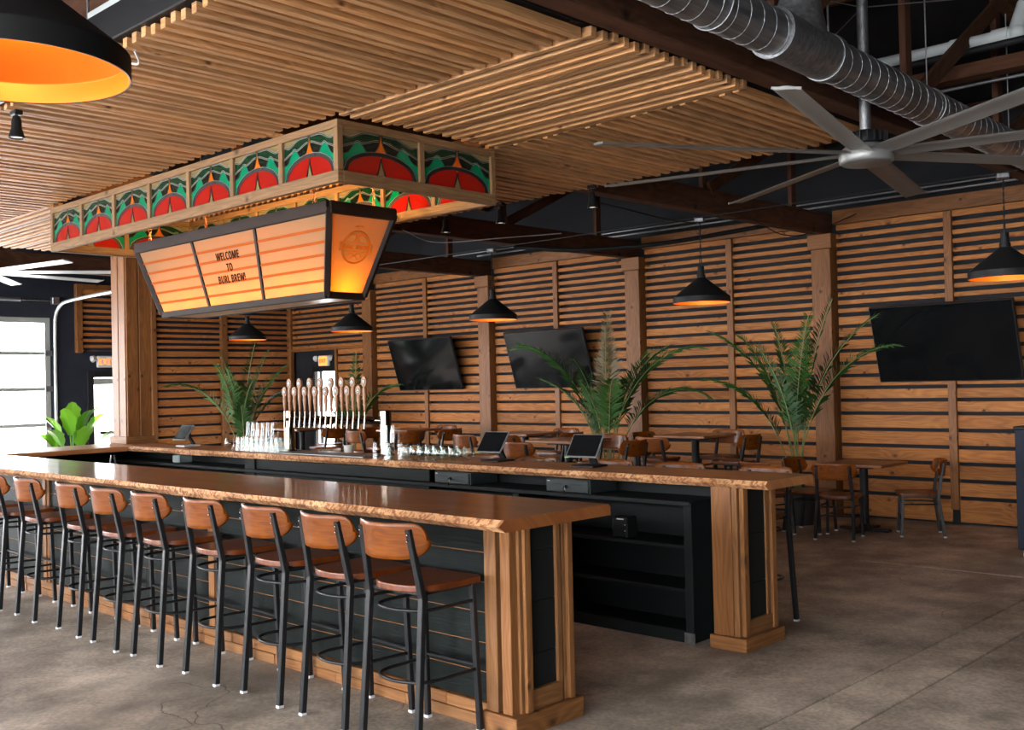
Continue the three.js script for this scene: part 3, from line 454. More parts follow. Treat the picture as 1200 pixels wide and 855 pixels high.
// ───────────────────────── duct and pipes ─────────────────────────
{
  const y = 3.458, r = 0.117, Z = x => -2.58 - (x - 1) * 0.028, z = Z(5.1);
  const d = thing('spiral_duct', 'galvanized spiral duct with a vertical branch above the fan', 'duct');
  part(d, 'duct_run', rod([1.0, y, Z(1)], [11.9, y, Z(11.9)], r, 40), galv);
  const seams = []; class Helix extends THREE.Curve { constructor(n) { super(); this.n = n; } getPoint(t) { const a = t * this.n * Math.PI * 2; return V3(1.0 + t * 10.9, y + Math.cos(a) * r, Z(1 + t * 10.9) + Math.sin(a) * r); } }
  part(d, 'spiral_seam', new THREE.TubeGeometry(new Helix(88), 88 * 20, 0.004, 4), galv);
  const saddle = lathe([[0.116, -0.06], [0.114, 0.0], [0.105, 0.2], [0.105, 0.9]], 32); { const q = saddle.attributes.position; for (let i = 0; i < q.count; i++) { const h = q.getY(i); if (h < 0.2) q.setX(i, q.getX(i) * (1 + 1.1 * Math.min(1, (0.2 - h) / 0.2))); } saddle.computeVertexNormals(); }
  part(d, 'branch', merge([saddle.translate(5.1, y + 0.06, z), lathe([[0.11, 0.24], [0.117, 0.26], [0.117, 0.32], [0.11, 0.34]], 28).translate(5.1, y + 0.06, z)]), galv);
  part(d, 'collar', merge([rod([4.78, y, Z(4.78)], [4.84, y, Z(4.84)], r + 0.016, 40), rod([5.36, y, Z(5.36)], [5.42, y, Z(5.42)], r + 0.016, 40), rod([4.84, y, Z(4.84)], [5.36, y, Z(5.36)], r + 0.010, 40)]), galv);
  for (const x of [2.6, 4.2, 6.9, 8.6, 10.4]) part(d, 'hanger_strap', merge([new THREE.TorusGeometry(r + 0.006, 0.005, 6, 28).rotateY(Math.PI / 2).translate(x, y, Z(x)), rod([x, y + r, Z(x)], [x, 4.5, Z(x)], 0.005, 6)]), galv);
  solo('timber_beam', box(2.85, 3.0, 3.97, 4.25, -14.5, -0.5, 0.006, 2), beamMat, 'brown timber beam running above the street-side canopy edge', 'timber');
  const pv = thing('drain_pipe', 'pale grey plastic pipe with couplings under the roof', 'pipe');
  part(pv, 'pipe', rod([8.5, 4.33, -9], [8.5, 4.30, -2.72], 0.05, 18), pvc); part(pv, 'elbow', merge([new THREE.SphereGeometry(0.062, 16, 12).translate(8.5, 4.3, -2.68), rod([8.5, 4.3, -2.7], [8.62, 4.55, -2.66], 0.052, 16)]), pvc);
  for (const q of [-3.12, -2.8]) part(pv, 'coupling', rod([8.5, 4.302, q - 0.06], [8.5, 4.302, q + 0.06], 0.06, 18), pvc);
  solo('timber_brace', box(8.42, 8.58, 4.02, 4.13, -14, -1, 0.005, 2), beamMat, 'brown timber tie under the plastic pipe', 'timber');
  solo('black_hose', tube([[8.4, 4.2, -9], [8.4, 4.17, -6], [8.4, 4.2, -4], [8.4, 4.22, -1.4]], 0.03, 40, 8), black, 'black insulated line running under the plastic pipe', 'pipe');
  solo('conduit', rod([8.35, 3.93, -10], [8.35, 3.93, -1.2], 0.013, 8), galv, 'thin metal conduit below the timber tie', 'conduit');
  solo('conduit', merge([rod([11.8, 3.75, -12], [11.8, 3.75, -1.6], 0.014, 8), rod([11.75, 3.80, -13], [11.75, 3.80, -1.6], 0.01, 8)]), galv, 'pair of metal conduits above the slatted wall', 'conduit');
  solo('conduit', rod([9.42, 3.412, -16.2], [9.42, 3.412, -3.0], 0.007, 8), blackMetal, 'thin dark conduit strung below the trusses above the pendants', 'conduit');
  solo('black_hose', tube([[9.5, 3.40, -9.0], [9.9, 3.33, -8.4], [10.5, 3.36, -7.6], [11.2, 3.5, -6.9], [11.7, 3.62, -6.3]], 0.028, 50, 8), black, 'black flexible hose sagging towards the oak wall', 'hose');
  solo('cable', tube([[7.6, 3.36, -6.1], [9, 3.3, -6.05], [10, 3.42, -5.95], [10.6, 3.3, -5.9], [11.3, 3.38, -5.9], [11.85, 3.62, -5.6]], 0.006, 50, 6), black, 'loose black cable drooping along the fourth truss', 'cable');
  solo('cable', tube([[7.55, 3.42, -8.85], [8.2, 3.36, -9.05], [8.9, 3.42, -8.6], [9.6, 3.5, -8.3]], 0.006, 40, 6), rubber, 'loose pale cable by the third truss', 'cable');
  solo('cable', tube([[2.44, 3.375, -4.85], [2.5, 3.34, -4.93], [2.46, 3.375, -5.05]], 0.006, 20, 6), rubber, 'short white cable looped under the canopy edge', 'cable');
  const st = thing('strip_light', 'thin white strip light above the black canopy beam', 'light', [2.62, 3.80, -5.05]);
  part(st, 'housing', cbox(0.06, 0.04, 1.3, 0.006), pvc); part(st, 'diffuser', cbox(0.045, 0.02, 1.26, 0.006), std({ color: col(0.9, 0.9, 0.88), emissive: col(0.9, 0.95, 1), emissiveIntensity: 0.8 }), [0, -0.025, 0]);
}
function spot(pos, label, rodTop) {
  const s = thing('track_spot', label, 'spotlight', pos, 0, 'black canopy spotlights');
  part(s, 'head', lathe([[0, 0.13], [0.022, 0.13], [0.028, 0.1], [0.03, 0.06], [0.045, 0.01], [0.046, 0.0], [0.042, 0.0], [0.03, 0.03], [0, 0.04]], 20), blackMetal); part(s, 'lens', new THREE.CylinderGeometry(0.036, 0.036, 0.006, 18).translate(0, 0.012, 0), std({ color: col(0.8, 0.75, 0.7), emissive: col(1, 0.85, 0.7), emissiveIntensity: 0.6 }));
  part(s, 'stem', rod([0, 0.12, 0], [0, rodTop - pos[1], 0], 0.009, 8), blackMetal); part(s, 'mount', cbox(0.05, 0.03, 0.08, 0.006), blackMetal, [0, rodTop - pos[1] - 0.015, 0]);
}
spot([2.45, 3.21, -6.35], 'black spotlight under the street-side edge of the canopy', 3.375);
[[-5.65, 'first'], [-6.75, 'second'], [-7.5, 'third']].forEach(([z, w]) => spot([6.95, 3.18, z], w + ' black spotlight along the wall-side edge of the canopy', 3.375));
solo('light_track', cbox(0.035, 0.03, 4.5, 0.003), blackMetal, 'black lighting track under the street-side canopy edge', 'track', [2.36, 3.42, -8.3]);

// ───────────────────────── bar ─────────────────────────
{ // oak post standing at the inner corner of the bar
  const p = thing('bar_post', 'square oak post rising from the bar corner to the canopy', 'post', [6.04, 0, -12.22]);
  part(p, 'core', cbox(0.3, 2.3, 0.36, 0.005, 1, 1), postMat, [0, 1.07 + 1.15, 0]);
  for (const z of [-0.09, 0.09]) part(p, 'face_board', cbox(0.02, 2.3, 0.16, 0.003, 1, 3), postMat, [-0.155, 1.07 + 1.15, z]);
  for (const x of [-0.08, 0.08]) part(p, 'face_board', cbox(0.145, 2.3, 0.02, 0.003, 1, 4), postMat, [x, 1.07 + 1.15, 0.185]);
  part(p, 'plinth', cbox(0.38, 0.09, 0.44, 0.005, 2, 2), trimMat, [0, 1.07 + 0.045, 0]);
}
function edgeSlab(name, label, { x0, x1, z0, z1, yb, yt, live, mat, seed, chamf = 0.015 }) { // runs along z; live = sign of the rough side (-1: x0)
  const t = thing(name, label, 'countertop'), n = noise2(seed), N = Math.round((z1 - z0) / 0.05), R = [];
  const e = (z, k) => (fbm(n, (z + 40) * 1.1 + k * 7, k * 3.3, 997, 997, 4) - 0.5);
  for (let i = 0; i <= N; i++) { let z = z0 + (z1 - z0) * i / N; const endA = i === N; R.push([z, x0 + e(z, 1) * 0.09 + 0.012, x0 + e(z, 2) * 0.07 - 0.012, x0 + e(z, 3) * 0.09 + 0.022]); }
  const quads = (rows, matName, mt, uvf) => { const pos = [], uv = []; const q = (a, b, c, d) => { for (const p of [a, b, c, a, c, d]) { pos.push(...p); uv.push(...uvf(p)); } }; for (const [a, b, c, d] of rows) q(a, b, c, d); const g = new THREE.BufferGeometry(); g.setAttribute('position', new THREE.Float32BufferAttribute(pos, 3)); g.setAttribute('uv', new THREE.Float32BufferAttribute(uv, 2)); g.computeVertexNormals(); return part(t, matName, g, mt); };
  const ym = (yb + yt) / 2, A = [], B = [];
  for (let i = 0; i < N; i++) {
    const [za, ta, ma, ba] = R[i], [zb, tb, mb, bb] = R[i + 1];
    A.push([[ta, yt, za], [tb, yt, zb], [x1 - chamf, yt, zb], [x1 - chamf, yt, za]]); A.push([[ba, yb, zb], [ba, yb, za], [x1, yb, za], [x1, yb, zb]].map((p, k) => k === 0 ? [bb, yb, zb] : p));
    A.push([[x1 - chamf, yt, za], [x1 - chamf, yt, zb], [x1, yt - chamf, zb], [x1, yt - chamf, za]]); A.push([[x1, yt - chamf, za], [x1, yt - chamf, zb], [x1, yb, zb], [x1, yb, za]]);
    B.push([[ma, ym, za], [mb, ym, zb], [tb, yt, zb], [ta, yt, za]]); B.push([[ba, yb, za], [bb, yb, zb], [mb, ym, zb], [ma, ym, za]]);
  }
  for (const i of [0, N]) { const [z, ta, ma, ba] = R[i]; const s = i ? [0, 1, 2, 3] : [3, 2, 1, 0]; const P1 = [[ba, yb, z], [x1, yb, z], [x1, yt - chamf, z], [ma, ym, z]], P2 = [[ma, ym, z], [x1, yt - chamf, z], [x1 - chamf, yt, z], [ta, yt, z]]; A.push(s.map(k => P1[k]), s.map(k => P2[k])); }
  quads(A, 'slab', mat, p => [p[2], p[0] + (p[1] - yt)]); quads(B, 'live_edge', barkMat, p => [p[2], p[1]]);
  return t;
}
edgeSlab('bar_countertop', 'long glossy live-edge wooden bar top behind the stools', { x0: 3.43, x1: 4.22, z0: -12.4, z1: -3.36, yb: 1.012, yt: 1.07, mat: topMat, seed: 5 });
{
  const t = edgeSlab('bar_countertop', 'wall-side live-edge wooden bar top carrying the taps and tablets', { x0: 5.63, x1: 6.2, z0: -12.4, z1: -3.27, yb: 1.016, yt: 1.07, mat: topMat2, seed: 9 });
  part(t, 'return_slab', cbox(1.39, 0.054, 0.92, 0.006, 0, 1), topMat2, [4.925, 1.043, -11.95]);
}
const innerBlack = std({ color: col(0.009, 0.0105, 0.0105), roughness: 0.6, specularIntensity: 0.3 });
{ // front bar carcass
  const b = thing('front_bar', 'long front bar of black-green planks on a wooden plinth with oak end trim', 'bar');
  const zE = -3.52, zL = -12.3;
  pbox(b, 'carcass', innerBlack, 3.68, 4.02, 0.0, 1.01, zL, zE - 0.02, 0.003);
  pbox(b, 'under_shelf', innerBlack, 4.02, 4.16, 0.30, 0.33, zL, zE - 0.1, 0.003);
  const rows = [0.125, 0.267, 0.412, 0.562, 0.712, 0.86, 1.008];
  const stops = [-3.62, -5.42, -6.2, -6.33, -8.1, -8.88, -9.01, -10.6, -12.3]; const pil = [[-6.33, -6.2], [-9.01, -8.88]];
  for (let r = 0; r < 6; r++) { // planks, broken at pilasters and at staggered joints
    const bays = [[-6.2, -3.62], [-8.88, -6.33], [-12.3, -9.01]];
    bays.forEach(([a, c], k) => { const j = a + (c - a) * (0.35 + 0.1 * ((r * 2 + k) % 4)); for (const [p, q] of (r + k) % 3 === 0 ? [[a, c]] : [[a, j], [j, c]]) pbox(b, 'plank', greenMats[(r * 5 + k * 2 + (p > -7 ? 1 : 0)) % 3], 3.658 + ((r + k) % 2) * 0.002, 3.68, rows[r] + 0.002, rows[r + 1] - 0.002, p + 0.001, q - 0.001, 0.003, 2, r + k); });
  }
  for (let r = 1; r < 6; r++) pbox(b, 'plank_spline', trimMat2, 3.662, 3.68, rows[r] - 0.002, rows[r] + 0.002, zL, -3.62, 0, 2);
  for (const [a, c] of pil) { pbox(b, 'pilaster', trimMat, 3.642, 3.68, 0.12, 1.01, a, c, 0.004, 1, 1); pbox(b, 'pilaster_fillet', trimMat2, 3.63, 3.642, 0.12, 1.01, a + 0.04, c - 0.04, 0.003, 1, 2); }
  // two-course wooden plinth
  for (let r = 0; r < 2; r++) { let z = -3.70, k = r; while (z > zL) { const L = z === -3.70 && r ? 0.3 : z > -5.6 ? 0.62 : 0.155 + 0.03 * ((k * 5) % 3); const e = Math.max(zL, z - L); pbox(b, 'plinth_block', [trimMat, trimMat2, postMat][k % 3], 3.636 + ((k * 7) % 3) * 0.003, 3.68, r * 0.062 + 0.001, r * 0.062 + 0.06, e + 0.0015, z - 0.0015, 0.003, 2, k % 7); z = e; k++; } }
  // end face
  pbox(b, 'end_panel', innerBlack, 3.66, 4.02, 0.1, 1.01, zE - 0.02, zE - 0.004, 0.002);
  for (const [y0, y1] of [[0.2, 0.365], [0.368, 0.62], [0.623, 0.87], [0.873, 1.01]]) pbox(b, 'end_board', innerBlack, 3.745, 3.95, y0, y1, zE - 0.006, zE + 0.004, 0.002);
  const T = (m, x0, x1, z0, z1, v, y0 = 0.1) => pbox(b, 'end_trim', m, x0, x1, y0, 1.011, z0, z1, 0.003, 1, v);
  T(trimMat, 3.62, 3.68, -3.685, -3.605, 1); T(postMat, 3.625, 3.685, -3.58, -3.515, 2); T(trimMat, 3.675, 3.715, -3.53, -3.50, 3); T(trimMat2, 3.70, 3.745, -3.525, -3.482, 4);
  T(trimMat, 3.95, 3.985, -3.53, -3.50, 5); T(trimMat, 4.0, 4.03, -3.53, -3.505, 6); T(trimMat2, 4.02, 4.06, -3.60, -3.485, 7);
  pbox(b, 'end_rail', trimMat, 3.745, 3.96, 0.1, 0.2, zE - 0.01, -3.495, 0.003, 0, 2);
  pbox(b, 'end_plinth', trimMat2, 3.60, 4.10, 0, 0.1, -3.70, -3.465, 0.004, 0, 3); pbox(b, 'end_rail', innerBlack, 4.06, 4.09, 0.1, 0.36, -3.62, -3.55, 0.003);
}
{ // back bar carcass
  const b = thing('back_bar', 'wall-side bar with oak end post, dark shelves and green apron panels', 'bar');
  const zE = -3.5, zL = -12.3;
  pbox(b, 'carcass', innerBlack, 5.98, 6.08, 0, 1.015, zL, -3.7, 0.003);
  for (let r = 0; r < 6; r++) pbox(b, 'plank', greenMats[r % 3], 6.08, 6.102, 0.12 + r * 0.149, 0.12 + r * 0.149 + 0.145, zL, -3.62, 0.003, 2, r);
  pbox(b, 'plinth', trimMat, 6.08, 6.12, 0, 0.12, zL, -3.62, 0.003, 2);
  // open shelf unit by the end post
  const sx = 5.64; pbox(b, 'shelf_side', innerBlack, sx, 5.98, 0.0, 0.905, -3.87, -3.84, 0.003); pbox(b, 'shelf_side', innerBlack, sx, 5.98, 0, 0.905, -5.4, -5.37, 0.003); pbox(b, 'shelf_top', innerBlack, sx - 0.01, 5.98, 0.88, 0.91, -12.3, -3.84, 0.004);
  for (const y of [0.04, 0.32, 0.60]) pbox(b, 'shelf', innerBlack, sx + 0.01, 5.98, y, y + 0.025, -5.37, -3.87, 0.003);
  pbox(b, 'kick_rail', innerBlack, sx, sx + 0.03, 0, 0.08, -5.4, -3.84, 0.003); for (const z of [-5.38, -3.86]) pbox(b, 'face_stile', innerBlack, sx - 0.006, sx + 0.02, 0.04, 0.9, z - 0.03, z + 0.03, 0.003);
  pbox(b, 'foot_plate', galv, sx - 0.012, sx - 0.006, 0.0, 0.07, -3.9, -3.82, 0.001);
  for (const [a, c] of [[-7.0, -5.45], [-8.9, -7.05], [-10.4, -8.95]]) pbox(b, 'cabinet_front', innerBlack, 5.66, 5.68, 0.08, 0.86, a, c, 0.003);
  pbox(b, 'apron', greenMats[1], 5.655, 5.68, 0.915, 1.012, -8.9, -6.36, 0.004, 2, 2); pbox(b, 'apron', greenMats[0], 5.65, 5.68, 0.83, 0.905, -8.9, -6.36, 0.004, 2, 3);
  pbox(b, 'apron_stile', greenMats[2], 5.64, 5.69, 0.83, 1.014, -9.08, -8.9, 0.004, 1, 3);
  // end post
  pbox(b, 'end_carcass', innerBlack, 5.70, 6.08, 0, 1.015, -3.66, -3.52, 0.003);
  const T = (m, x0, x1, z0, z1, v, y0 = 0.085) => pbox(b, 'end_trim', m, x0, x1, y0, 1.016, z0, z1, 0.003, 1, v);
  T(postMat, 5.665, 5.70, -3.70, -3.555, 1); T(trimMat, 5.67, 5.71, -3.553, -3.515, 2); T(trimMat2, 5.70, 5.75, -3.525, -3.485, 3); T(trimMat, 5.755, 5.78, -3.525, -3.50, 4); T(trimMat, 5.99, 6.03, -3.525, -3.50, 4); T(trimMat2, 6.04, 6.095, -3.6, -3.485, 5);
  for (const [y0, y1] of [[0.18, 0.4], [0.403, 0.71], [0.713, 1.015]]) pbox(b, 'end_board', innerBlack, 5.77, 6.0, y0, y1, -3.53, -3.512, 0.002);
  pbox(b, 'end_rail', trimMat, 5.75, 6.04, 0.085, 0.18, -3.525, -3.495, 0.003, 0, 1); pbox(b, 'end_plinth', trimMat2, 5.645, 6.12, 0, 0.085, -3.72, -3.455, 0.004, 0, 2);
  // return at the far end
  pbox(b, 'return_carcass', innerBlack, 4.24, 5.98, 0, 1.01, -12.36, -12.2, 0.003);
}
// ───────────────────────── seats ─────────────────────────
function seatSet(high) { // faces +x, origin on the floor
  const hs = high ? 0.765 : 0.46, hb = high ? 1.065 : 0.80, sc = high ? 1 : 0.97;
  const sh = new THREE.Shape(); const a = 0.205, bk = 0.185; sh.moveTo(a - 0.04, -a); sh.quadraticCurveTo(a, -a, a, -a + 0.05); sh.lineTo(a, a - 0.05); sh.quadraticCurveTo(a, a, a - 0.04, a); sh.lineTo(-0.03, a - 0.005); sh.bezierCurveTo(-0.14, a - 0.01, -a, 0.15, -a, 0); sh.bezierCurveTo(-a, -0.15, -0.14, -a + 0.01, -0.03, -a + 0.005); sh.closePath();
  const seat = new THREE.ExtrudeGeometry(sh, { depth: 0.02, bevelEnabled: true, bevelThickness: 0.007, bevelSize: 0.006, bevelSegments: 3, curveSegments: 10 }); seat.rotateX(Math.PI / 2); seat.translate(0, hs - 0.007, 0);
  { const p = seat.attributes.position, uv = seat.attributes.uv; for (let i = 0; i < p.count; i++) uv.setXY(i, p.getX(i), p.getZ(i)); }
  // bent backrest: rounded outline wrapped on a curve
  const W = 0.235, Hh = 0.086, NU = 34, NV = 8, pos = [], uv = [], idx = []; const yc = hb - 0.088;
  const half = (u) => { const t = Math.abs(u); return Math.max(0.02, (1 - t ** 5)) ** 0.5; };
  const mid = (u) => 0.004 * (Math.abs(u) ** 2);
  for (const face of [0, 1]) for (let i = 0; i <= NU; i++) for (let j = 0; j <= NV; j++) { const u = Math.sin((-1 + 2 * i / NU) * Math.PI / 2), v = -1 + 2 * j / NV, x = -0.285 + 0.105 * u * u + (face ? 0.013 : 0); const hv = v > 0 ? Math.sqrt(Math.max(0.0004, 1 - Math.abs(u) ** 11)) : Math.sqrt(Math.max(0.0004, 1 - Math.abs(u) ** 5.5)); pos.push(x + v * -0.012, yc + mid(u) + v * Hh * hv, u * W); uv.push(u * W, v * Hh); }
  const at = (f, i, j) => f * (NU + 1) * (NV + 1) + i * (NV + 1) + j;
  for (let i = 0; i < NU; i++) for (let j = 0; j < NV; j++) { idx.push(at(0, i, j), at(0, i + 1, j), at(0, i + 1, j + 1), at(0, i, j), at(0, i + 1, j + 1), at(0, i, j + 1)); idx.push(at(1, i, j), at(1, i + 1, j + 1), at(1, i + 1, j), at(1, i, j), at(1, i, j + 1), at(1, i + 1, j + 1)); }
  for (let i = 0; i < NU; i++) { for (const j of [0, NV]) { const A = at(0, i, j), B = at(0, i + 1, j), C = at(1, i + 1, j), D = at(1, i, j); if (j) idx.push(A, B, C, A, C, D); else idx.push(A, C, B, A, D, C); } }
  let back = new THREE.BufferGeometry(); back.setAttribute('position', new THREE.Float32BufferAttribute(pos, 3)); back.setAttribute('uv', new THREE.Float32BufferAttribute(uv, 2)); back.setIndex(idx); back.computeVertexNormals();
  const rear = s => merge([bar([-0.235, 0.012, s * 0.195], [-0.178, hs - 0.05, s * 0.185], 0.031, 0.031), bar([-0.178, hs - 0.055, s * 0.185], [-0.236, hb - 0.03, s * 0.165], 0.031, 0.031)]);
  const front = s => bar([0.188, 0.012, s * 0.185], [0.165, hs - 0.03, s * 0.172], 0.028, 0.028);
  const ring = (y, k) => tube([[0.18, y, -0.178], [0.02, y, -0.178], [-0.09, y, -0.176], [-0.165, y, -0.14], [-0.2, y, -0.06], [-0.207, y, 0], [-0.2, y, 0.06], [-0.165, y, 0.14], [-0.09, y, 0.176], [0.02, y, 0.178], [0.18, y, 0.178]], 0.009, 40, 8);
  return { high, hs, hb, seat, back, rear: [rear(-1), rear(1)], front: [front(-1), front(1)], frame: merge([bar([-0.165, hs - 0.037, -0.17], [0.18, hs - 0.037, -0.17], 0.02, 0.02), bar([-0.165, hs - 0.037, 0.17], [0.18, hs - 0.037, 0.17], 0.02, 0.02), bar([0.175, hs - 0.037, -0.17], [0.175, hs - 0.037, 0.17], 0.02, 0.02), bar([-0.165, hs - 0.037, -0.17], [-0.165, hs - 0.037, 0.17], 0.02, 0.02)]), ring1: ring(hs - 0.12), ring2: high ? ring(0.31) : null, foot: bar([0.185, high ? 0.33 : 0.2, -0.17], [0.185, high ? 0.33 : 0.2, 0.17], 0.03, 0.014), cap: cbox(0.033, 0.016, 0.033, 0.003), bolts: s => merge([0.02, 0.05].map(d => new THREE.SphereGeometry(0.0055, 8, 6).translate(-0.251, hb - 0.035 - d, s * 0.168))) };
}
const highSet = seatSet(true), lowSet = seatSet(false);
function makeSeat(S, name, label, cat, pos, turn, group) {
  const t = thing(name, label, cat, pos, turn, group);
  part(t, 'seat', S.seat, seatMat); part(t, 'backrest', S.back, walnutMat);
  for (const i of [0, 1]) { const s = i ? 1 : -1; const l = part(t, 'leg', S.rear[i], blackMetal); part(l, 'bolt', S.bolts(s), steel); part(l, 'foot_cap', S.cap, rubber, [-0.235, 0.008, s * 0.195]); const f = part(t, 'leg', S.front[i], blackMetal); part(f, 'foot_cap', S.cap, rubber, [0.188, 0.008, s * 0.185]); }
  part(t, 'seat_frame', S.frame, blackMetal); part(t, 'upper_ring', S.ring1, blackMetal); if (S.ring2) part(t, 'foot_ring', S.ring2, blackMetal); part(t, 'footrest', S.foot, blackMetal);
  return t;
}
const ord = ['first', 'second', 'third', 'fourth', 'fifth', 'sixth', 'seventh', 'eighth', 'ninth', 'tenth', 'eleventh', 'twelfth'];
const stool0 = makeSeat(highSet, 'bar_stool', 'walnut and black steel bar stool at the front bar, first from its open end', 'bar stool', [3.385, 0, -3.87], 0.03, 'front bar stools');
[-4.38, -4.97, -5.60, -6.25, -6.82, -7.42, -8.16, -8.81, -9.45].forEach((z, i) => copyOf(stool0, [3.40 + ((i * 7) % 4 - 1.5) * 0.006, 0, z], ((i * 5) % 5 - 2) * 0.03, 'walnut and black steel bar stool at the front bar, ' + ord[i + 1] + ' from its open end', 'front bar stools'));
[-3.86, -4.57, -5.24, -6.03, -6.7, -7.9, -9.0].forEach((z, i) => copyOf(stool0, [6.40, 0, z], Math.PI + ((i * 3) % 5 - 2) * 0.04, 'walnut bar stool behind the wall-side bar, ' + ord[i] + ' from its open end', 'wall-side bar stools'));
// high tables along the slatted wall
const tableTop = phys({ map: topMap, color: col(0.5, 0.4, 0.34), roughness: 0.4, clearcoat: 0.2 });
function makeTable(name, label, h, w, pos, group) {
  const t = thing(name, label, 'table', pos, 0, group);
  part(t, 'tabletop', cbox(w, 0.032, w, 0.006, 2, 1), tableTop, [0, h - 0.016, 0]); part(t, 'apron', cbox(w * 0.5, 0.025, w * 0.5, 0.004), black, [0, h - 0.045, 0]);
  part(t, 'column', new THREE.CylinderGeometry(0.045, 0.045, h - 0.09, 18).translate(0, (h - 0.05) / 2 + 0.02, 0), black);
  part(t, 'base', merge([cbox(0.56, 0.03, 0.09, 0.006).clone().translate(0, 0.022, 0), cbox(0.09, 0.03, 0.56, 0.006).clone().translate(0, 0.022, 0), new THREE.CylinderGeometry(0.05, 0.09, 0.05, 18).translate(0, 0.055, 0)]), black);
}
const TB = [[10.35, -6.95, 'before the bay between two palms'], [9.0, -7.75, 'nearest the bar under the leaning palm'], [10.0, -9.35, 'below the pale wall screen'], [10.2, -11.9, 'below the wall screen nearest the taps'], [9.9, -14.2, 'behind the beer taps']];
TB.forEach(([x, z, w]) => makeTable('high_table', 'bar-height wooden table on a black column ' + w, 1.05, 0.7, [x, 0, z], 'high tables by the slatted wall'));
const H = (x, z, turn, w) => copyOf(stool0, [x, 0, z], turn, 'walnut bar-height chair ' + w, 'chairs at the high tables');
const E = Math.PI;
H(10.95, -7.0, E, 'on the wall side of the high table between palms'); H(10.35, -6.42, E / 2 , 'with dark back at the high table between palms'); H(9.72, -6.98, 0, 'on the bar side of the high table between palms'); H(10.35, -7.5, -E / 2, 'under the leaning palm, backing its fronds');
H(9.55, -7.72, E, 'on the wall side of the table nearest the bar'); H(8.95, -6.98, E / 2, 'with dark back at the table nearest the bar'); H(8.4, -7.8, 0, 'on the bar side of the table nearest the bar');
H(9.4, -9.05, 0.3, 'on the bar side of the table below the pale screen'); H(10.0, -8.75, E / 2, 'at the palm end of the table below the pale screen'); H(10.62, -9.35, E, 'on the wall side of the table below the pale screen'); H(9.35, -9.6, -0.1, 'angled at the table below the pale screen');
H(9.65, -11.3, 0.9, 'standing aslant at the bar corner of the table by the taps screen'); H(10.25, -11.25, E / 2, 'turned to the table below the screen by the taps'); H(10.85, -12.0, E, 'on the wall side of the table by the taps screen'); H(9.55, -12.1, 0, 'on the bar side of the table by the taps screen'); H(10.2, -12.55, -E / 2, 'at the far end of the table by the taps screen');
H(9.3, -14.1, 0, 'on the bar side of the table behind the taps'); H(9.95, -13.6, E / 2, 'at the near end of the table behind the taps'); H(10.5, -14.2, E, 'on the wall side of the table behind the taps');
// low dining table and chairs
makeTable('dining_table', 'low dark-edged dining table between the chairs by the palm', 0.75, 0.7, [10.9, 0, -5.15]);
const chair0 = makeSeat(lowSet, 'dining_chair', 'low walnut dining chair facing the slatted wall beside the table column', 'chair', [10.30, 0, -5.14], 0.2, 'low dining chairs');
copyOf(chair0, [10.95, 0, -4.58], E / 2 + 0.5, 'low walnut dining chair standing apart with its back to the open floor', 'low dining chairs');
copyOf(chair0, [10.08, 0, -5.85], -0.25, 'low walnut dining chair in front of the palm pot', 'low dining chairs');
copyOf(chair0, [10.56, 0, -5.6], -E / 2, 'low walnut dining chair tucked behind the palm pot chair', 'low dining chairs');

// ───────────────────────── wall screens ─────────────────────────
function wallScreen(z, label) {
  const t = thing('wall_screen', label, 'television', [WX - 0.31, 2.045, z], 0, 'wall televisions'), tilt = 0.30, g = new THREE.Group();
  const w = 1.58, h = 0.9, rot = [0, 0, tilt];
  part(t, 'bezel', cbox(0.05, h, w, 0.006), black, [0, 0, 0], rot); part(t, 'screen', cbox(0.006, h - 0.025, w - 0.025, 0.001), screenMat, [-0.0245, 0, 0].map((v, i) => i === 0 ? -0.0245 * Math.cos(tilt) : i === 1 ? -0.0245 * Math.sin(tilt) : 0), rot);
  part(t, 'wall_bracket', merge([cbox(0.03, 0.4, 0.4, 0.004).clone().translate(0.2, 0, 0), bar([0.02, 0.1, 0.15], [0.2, 0.1, 0.15], 0.03, 0.03), bar([0.02, 0.1, -0.15], [0.2, 0.1, -0.15], 0.03, 0.03)]), black);
}
wallScreen(-13.2, 'black tilted wall television behind the beer taps'); wallScreen(-10.42, 'black tilted wall television behind the leaning palm'); wallScreen(-4.55, 'black tilted wall television above the low dining chairs');
// ───────────────────────── plants ─────────────────────────
const leafMats = [[0.035, 0.10, 0.02], [0.05, 0.14, 0.025], [0.025, 0.07, 0.02]].map(c => phys({ color: col(...c), roughness: 0.55, specularIntensity: 0.35, transmission: 0.25, thickness: 0, side: THREE.DoubleSide }));
const dryMat = phys({ color: col(0.16, 0.12, 0.06), roughness: 0.7, transmission: 0.2, thickness: 0, side: THREE.DoubleSide });
const stemMat = std({ color: col(0.12, 0.17, 0.05), roughness: 0.6 });
const potMat = std({ color: col(0.03, 0.03, 0.032), roughness: 0.5 });
const soil = std({ color: col(0.03, 0.02, 0.014), roughness: 0.95 });
function leafQuad(out, p, dir, side, len, wid, droop) { // narrow folded leaflet
  const tip = p.clone().addScaledVector(dir, len).add(V3(0, -droop, 0)), m = p.clone().lerp(tip, 0.4).add(V3(0, droop * 0.25, 0)), w = side.clone().multiplyScalar(wid / 2), a = m.clone().add(w), b = m.clone().sub(w);
  for (const q of [p, a, tip, p, tip, b]) out.push(q.x, q.y, q.z);
}
